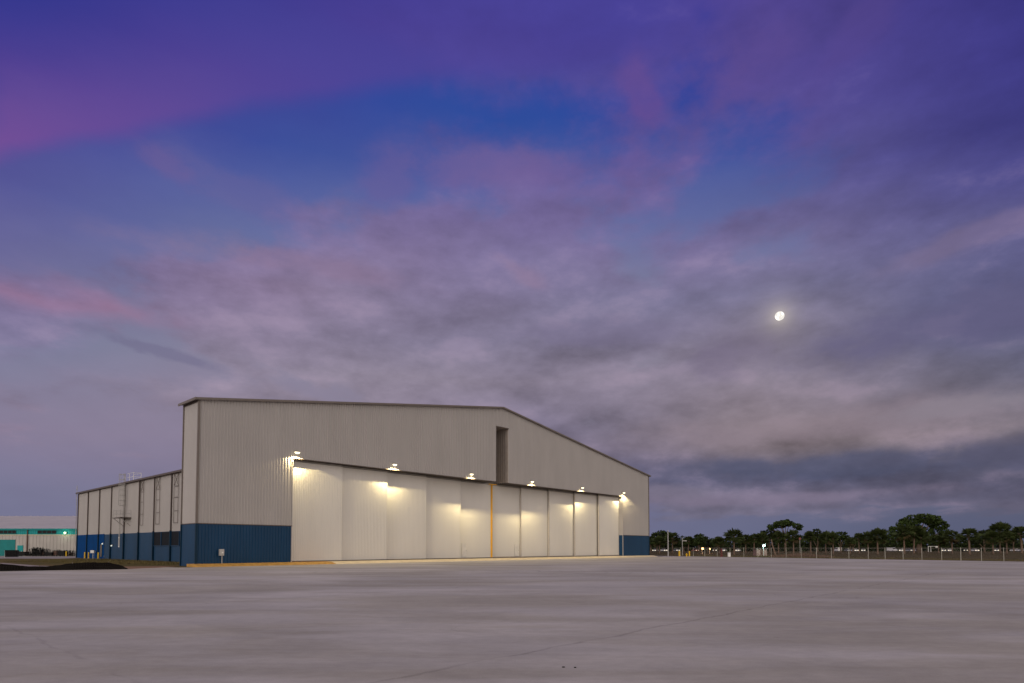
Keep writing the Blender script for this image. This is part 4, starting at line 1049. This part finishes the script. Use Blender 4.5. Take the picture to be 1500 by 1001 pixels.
w = bpy.data.worlds.new("World"); sc.world = w; w.use_nodes = True
nt = w.node_tree; N = nt.nodes; L = nt.links
for n in list(N): N.remove(n)
out = N.new('ShaderNodeOutputWorld'); bgn = N.new('ShaderNodeBackground'); L.new(bgn.outputs[0], out.inputs[0])
tc = N.new('ShaderNodeTexCoord')
nrm = N.new('ShaderNodeVectorMath'); nrm.operation = 'NORMALIZE'; L.new(tc.outputs['Generated'], nrm.inputs[0])
D = nrm.outputs[0]
sp_ = N.new('ShaderNodeSeparateXYZ'); L.new(D, sp_.inputs[0])
def mth(op, a, b_=None, c=None, clamp=False):
    n = N.new('ShaderNodeMath'); n.operation = op; n.use_clamp = clamp
    for i, v in enumerate((a, b_, c)):
        if v is None: continue
        if isinstance(v, (int, float)): n.inputs[i].default_value = v
        else: L.new(v, n.inputs[i])
    return n.outputs[0]
def rngw(v, a, b_, c=0., d=1., sm=True):
    n = N.new('ShaderNodeMapRange')
    if sm: n.interpolation_type = 'SMOOTHSTEP'
    if isinstance(v, (int, float)): n.inputs['Value'].default_value = v
    else: L.new(v, n.inputs['Value'])
    for k, x in zip(('From Min', 'From Max', 'To Min', 'To Max'), (a, b_, c, d)):
        if isinstance(x, (int, float)): n.inputs[k].default_value = x
        else: L.new(x, n.inputs[k])
    return n.outputs[0]
def mixc(f, a, b_):
    n = N.new('ShaderNodeMix'); n.data_type = 'RGBA'
    for i, v in ((0, f), (6, a), (7, b_)):
        if isinstance(v, (int, float)): n.inputs[i].default_value = v
        elif isinstance(v, tuple): n.inputs[i].default_value = (*v, 1)
        else: L.new(v, n.inputs[i])
    return n.outputs[2]
def nz_(vec, scale, detail, rough=.55, dist=0., off=(0, 0, 0), st=(1, 1, 1), rot=0):
    mp = N.new('ShaderNodeMapping'); mp.inputs['Location'].default_value = off; mp.inputs['Scale'].default_value = st; mp.inputs['Rotation'].default_value = (0, 0, rot)
    L.new(vec, mp.inputs[0])
    n = N.new('ShaderNodeTexNoise'); n.inputs['Scale'].default_value = scale; n.inputs['Detail'].default_value = detail
    n.inputs['Roughness'].default_value = rough; n.inputs['Distortion'].default_value = dist
    L.new(mp.outputs[0], n.inputs['Vector']); return n
az = mth('ARCTAN2', sp_.outputs[0], sp_.outputs[1])
el = mth('ARCSINE', sp_.outputs[2])
# perspective cloud deck coordinates
zd = mth('ADD', mth('MAXIMUM', sp_.outputs[2], 0.0), 0.16)
cb = N.new('ShaderNodeCombineXYZ'); L.new(mth('DIVIDE', sp_.outputs[0], zd), cb.inputs[0]); L.new(mth('DIVIDE', sp_.outputs[1], zd), cb.inputs[1])
deck = cb.outputs[0]
# wander the lookup a little so the colour field has cloud-like edges
wn = nz_(D, 3.2, 7, .58, 0, (3, 1, 0), (1, 1, 2.2)); sw = N.new('ShaderNodeSeparateColor'); L.new(wn.outputs['Color'], sw.inputs[0])
az2 = mth('ADD', az, mth('MULTIPLY', mth('SUBTRACT', sw.outputs[0], .5), .11))
el2 = mth('ADD', el, mth('MULTIPLY', mth('SUBTRACT', sw.outputs[1], .5), mth('ADD', mth('MULTIPLY', rngw(el, 0, .30), .045), .03)))
A0, A1 = R(-44), R(44); NA = 13
EL = [R(x) for x in (0.0, 1.6, 3.0, 4.4, 5.8, 7.2, 8.8, 10.6, 13.0, 15.5, 18.5, 21.5, 25.0, 28.5, 32.0, 36.0, 41.0)]
fa = rngw(az2, A0, A1, 0, 1, False)
cc = cd_ = ca = None
for i, e in enumerate(EL):
    rA = N.new('ShaderNodeValToRGB'); rB = N.new('ShaderNodeValToRGB')
    for rr_, T in ((rA, CL), (rB, CD)):
        cr_ = rr_.color_ramp; cr_.interpolation = 'B_SPLINE'
        while len(cr_.elements) < NA: cr_.elements.new(0.5)
        for j in range(NA):
            a = A0 + (A1 - A0) * j / (NA - 1)
            pp_ = dir_pix(a, e); v = lookup(T, *pp_)
            if T is CD:
                if 185 < pp_[1] < 400 and pp_[0] < 620: v[3] = max(0, v[3] - .24)
                if 210 < pp_[1] < 370 and 620 <= pp_[0] < 1400: v[3] = max(0, v[3] - .14)
            if T is CD and pp_[1] < 450: v[0] -= 7; v[1] -= 1
            if T is CD and pp_[1] >= 450: v[0] -= 2
            cr_.elements[j].position = j / (NA - 1)
            cr_.elements[j].color = (*s2l(v[:3]), v[3] if len(v) > 3 else 1)
        L.new(fa, rr_.inputs[0])
    if cc is None: cc, cd_, ca = rA.outputs[0], rB.outputs[0], rB.outputs[1]
    else:
        f = rngw(el2, EL[i - 1], e, 0, 1, False)
        cc = mixc(f, cc, rA.outputs[0]); cd_ = mixc(f, cd_, rB.outputs[0])
        n = N.new('ShaderNodeMix'); L.new(f, n.inputs[0]); L.new(ca, n.inputs[2]); L.new(rB.outputs[1], n.inputs[3]); ca = n.outputs[0]
n1 = nz_(deck, 1.9, 6, .56, .0, (0.4, 2.2, 0), (1, .8, 1)).outputs['Fac']
n2 = nz_(D, 7.0, 7, .58, .0, (7, 3, 0), (1, 1, 1.9)).outputs['Fac']
nn = mth('ADD', mth('MULTIPLY', n1, .72), mth('MULTIPLY', n2, .28))
thr = rngw(ca, 0, 1, .70, .27, False)
mask = rngw(nn, mth('SUBTRACT', thr, .06), mth('ADD', thr, .06))
sky = mixc(mask, cc, cd_)
# soft light and dark modelling inside the clouds
n3 = nz_(deck, 3.1, 7, .52, .0, (11, 5, 0), (1, .7, 1)).outputs['Fac']
n4 = nz_(D, 6.0, 6, .58, .0, (1, 5, 2), (1, 1, 2.4)).outputs['Fac']
n4b = nz_(D, 6.0, 6, .58, .0, (1, 5, 2.10), (1, 1, 2.4)).outputs['Fac']
n5 = nz_(D, 15.0, 7, .58, .0, (4, 1, 6), (1, 1, 1.9)).outputs['Fac']
n5b = nz_(D, 15.0, 7, .58, .0, (4, 1, 6.035), (1, 1, 1.9)).outputs['Fac']
emb = mth('ADD', mth('MULTIPLY', mth('SUBTRACT', n4, n4b), .60), mth('MULTIPLY', mth('SUBTRACT', n5, n5b), .45))
mod = mth('ADD', mth('MULTIPLY', mth('SUBTRACT', n3, .5), .26), mth('MULTIPLY', mth('SUBTRACT', n4, .5), .47))
mod = mth('ADD', mod, emb)
mod = mth('MULTIPLY', mod, mth('ADD', mth('MULTIPLY', mask, .85), .15))
mod = mth('MULTIPLY', mod, mth('MULTIPLY', rngw(el, R(0), R(4), .45, 1.0), rngw(el, R(18), R(34), 1.0, .55)))
vm = N.new('ShaderNodeVectorMath'); vm.operation = 'SCALE'; L.new(sky, vm.inputs[0]); L.new(mth('ADD', 1.0, mod), vm.inputs['Scale'])
sky = vm.outputs[0]
# warm the lit tops a little
sky = mixc(mth('MULTIPLY', rngw(mod, .05, .25), .16), sky, s2l((164, 140, 158)))
# pink streak low left
def blob(px, py, sa, se, rot=0):
    d0 = pix_dir(px, py).normalized(); a0 = math.atan2(d0.x, d0.y); e0 = math.asin(d0.z)
    da = mth('SUBTRACT', az2, a0); de = mth('SUBTRACT', el2, e0)
    c, s_ = math.cos(rot), math.sin(rot)
    u = mth('ADD', mth('MULTIPLY', da, c / sa), mth('MULTIPLY', de, s_ / sa)); v = mth('SUBTRACT', mth('MULTIPLY', de, c / se), mth('MULTIPLY', da, s_ / se))
    q = mth('ADD', mth('MULTIPLY', u, u), mth('MULTIPLY', v, v))
    return mth('EXPONENT', mth('MULTIPLY', q, -1.0))
sky = mixc(mth('MULTIPLY', blob(40, 430, .13, .010, -.04), .34), sky, s2l((172, 122, 150)))
sky = mixc(mth('MULTIPLY', blob(140, 438, .06, .010, -.25), .28), sky, s2l((172, 122, 150)))
# high purple veil with a crisp lower edge
eb = N.new('ShaderNodeValToRGB'); ecol = N.new('ShaderNodeValToRGB'); L.new(fa, eb.inputs[0]); L.new(fa, ecol.inputs[0])
pts_ = [(-300, 262, (120, 78, 150), .8), (0, 234, (120, 78, 150), .8), (130, 212, (110, 75, 150), .75), (250, 190, (104, 74, 150), .7), (375, 162, (94, 70, 150), .62), (500, 142, (88, 68, 150), .60), (620, 122, (82, 68, 150), .6), (750, 110, (80, 68, 150), .6), (880, 92, (76, 66, 150), .5), (1000, 75, (74, 64, 148), .2), (1100, 60, (70, 62, 146), 0.0)]
for rr_ in (eb, ecol):
    while len(rr_.color_ramp.elements) < len(pts_): rr_.color_ramp.elements.new(.5)
for j, (px, py, c_, st_) in enumerate(pts_):
    d0 = pix_dir(px, py).normalized(); p_ = (math.atan2(d0.x, d0.y) - A0) / (A1 - A0)
    if j == 0: p_ = 0.0
    e0 = math.asin(d0.z)
    eb.color_ramp.elements[j].position = p_; eb.color_ramp.elements[j].color = (e0, e0, e0, 1)
    ecol.color_ramp.elements[j].position = p_; ecol.color_ramp.elements[j].color = (*s2l(c_), st_)
dl = mth('SUBTRACT', mth('ADD', el, mth('MULTIPLY', mth('SUBTRACT', sw.outputs[1], .5), .03)), eb.outputs[0])
veil = mth('MULTIPLY', rngw(dl, -.012, .022), mth('EXPONENT', mth('MULTIPLY', mth('POWER', mth('MAXIMUM', dl, 0), 2.0), -125.0)))
sky = mixc(mth('MULTIPLY', veil, ecol.outputs[1]), sky, ecol.outputs[0])
# named cloud shapes: the slate bank low on the right, its lit crowns, and the pink puffs higher up
puff = mth('ADD', mth('MULTIPLY', mth('SUBTRACT', nz_(D, 10.0, 7, .62, .0, (2, 9, 4), (1, 1, 1.7)).outputs['Fac'], .5), 3.2), mth('MULTIPLY', mth('SUBTRACT', n5, .5), 1.4))
def cloud(px, py, sa, se, rot, st, colr, lo=.10, hi=.95):
    global sky
    f = blob(px, py, sa, se, rot)
    f = rngw(mth('ADD', f, mth('MULTIPLY', puff, mth('MULTIPLY', mth('ADD', f, .15), .75))), lo, hi)
    sky = mixc(mth('MULTIPLY', f, st), sky, s2l(colr))
for c_ in [(1190, 622, .30, .028, .02, .50, (142, 127, 138)), (1290, 682, .36, .020, -.03, .80, (80, 84, 110), .05, .95), (1490, 664, .15, .024, .0, .6, (86, 84, 106)),
           (1150, 730, .22, .010, .0, .75, (126, 116, 138), .05, .95), (990, 722, .06, .012, .0, .6, (126, 118, 138)), (1380, 470, .17, .036, .06, .70, (96, 92, 126)),
           (1070, 520, .09, .030, .2, .50, (112, 102, 130)), (900, 490, .22, .022, .0, .40, (116, 108, 138)), (1420, 590, .12, .016, .05, .45, (138, 130, 142)),
           (940, 128, .035, .045, .9, .65, (102, 76, 144)), (1060, 100, .06, .045, .2, .6, (94, 76, 142)), (1130, 70, .05, .05, .6, .50, (92, 74, 142)), (1250, 55, .09, .03, .5, .45, (86, 70, 140)),
           (720, 235, .14, .030, .1, .65, (112, 95, 150)), (560, 255, .06, .04, .8, .5, (106, 92, 150)), (245, 252, .05, .016, -.4, .45, (112, 92, 148)), (340, 285, .12, .03, -.2, .35, (108, 98, 150)),
           (1420, 355, .12, .016, .1, .40, (128, 112, 142)), (430, 395, .22, .018, -.02, .40, (146, 122, 150)), (770, 400, .05, .014, -.5, .45, (146, 122, 150)), (225, 514, .10, .009, -.22, .55, (110, 106, 136), .2, .8)]:
    cloud(*c_)
vm2 = N.new('ShaderNodeVectorMath'); vm2.operation = 'SCALE'; L.new(sky, vm2.inputs[0]); L.new(mth('ADD', 1.0, mth('MULTIPLY', mth('MULTIPLY', mth('ADD', mod, mth('MULTIPLY', emb, .5)), .50), blob(1290, 690, .45, .045))), vm2.inputs['Scale'])
sky = vm2.outputs[0]
# thin cloud lit by the moon
dp_ = N.new('ShaderNodeVectorMath'); dp_.operation = 'DOT_PRODUCT'; L.new(D, dp_.inputs[0]); dp_.inputs[1].default_value = md
ang = mth('ARCCOSINE', mth('MINIMUM', dp_.outputs['Value'], 0.999999))
halo = mth('ADD', mth('MULTIPLY', mth('EXPONENT', mth('MULTIPLY', ang, -85)), .42), mth('MULTIPLY', mth('EXPONENT', mth('MULTIPLY', ang, -16)), .035))
sky = mixc(halo, sky, (1.0, .88, .68))
# glow of the sky behind the viewer; unseen zenith brightened to light the apron
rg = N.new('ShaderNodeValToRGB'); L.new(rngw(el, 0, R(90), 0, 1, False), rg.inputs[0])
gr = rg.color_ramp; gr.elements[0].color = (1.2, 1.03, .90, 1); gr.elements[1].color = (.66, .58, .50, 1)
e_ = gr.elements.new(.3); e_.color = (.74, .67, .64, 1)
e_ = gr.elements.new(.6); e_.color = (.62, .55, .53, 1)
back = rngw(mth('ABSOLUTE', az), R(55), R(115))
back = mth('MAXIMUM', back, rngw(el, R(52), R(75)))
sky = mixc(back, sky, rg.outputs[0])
# a low-sun physical sky underneath it all
ns = N.new('ShaderNodeTexSky'); ns.sky_type = 'NISHITA'; ns.sun_disc = False; ns.sun_elevation = R(1.0); ns.sun_rotation = R(200)
vs_ = N.new('ShaderNodeVectorMath'); vs_.operation = 'SCALE'; L.new(ns.outputs[0], vs_.inputs[0]); vs_.inputs['Scale'].default_value = .0015
va = N.new('ShaderNodeVectorMath'); va.operation = 'ADD'; L.new(sky, va.inputs[0]); L.new(vs_.outputs[0], va.inputs[1])
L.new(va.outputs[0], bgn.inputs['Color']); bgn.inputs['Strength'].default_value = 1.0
w.cycles.sampling_method = 'MANUAL'; w.cycles.sample_map_resolution = 512

# twilight glow as a very soft weak sun from behind the camera
sd_ = bpy.data.lights.new('sun', 'SUN'); sd_.energy = .55; sd_.angle = R(14); sd_.color = (1, .90, .82)
so_ = bpy.data.objects.new('sun', sd_); COL.objects.link(so_)
to_sun = Vector((-.50, -.84, .22)).normalized()
so_.rotation_euler = to_sun.to_track_quat('Z', 'Y').to_euler()

sc.view_settings.view_transform = 'Standard'; sc.view_settings.look = 'None'; sc.view_settings.gamma = 1; sc.view_settings.exposure = 0
try: sc.view_settings.use_curve_mapping = False
except Exception: pass
sc.render.engine = 'CYCLES'; sc.cycles.use_denoising = True; sc.cycles.sample_clamp_direct = 60; sc.cycles.sample_clamp_indirect = 3; sc.cycles.max_bounces = 4; sc.cycles.diffuse_bounces = 3; sc.cycles.glossy_bounces = 2; sc.cycles.transparent_max_bounces = 12
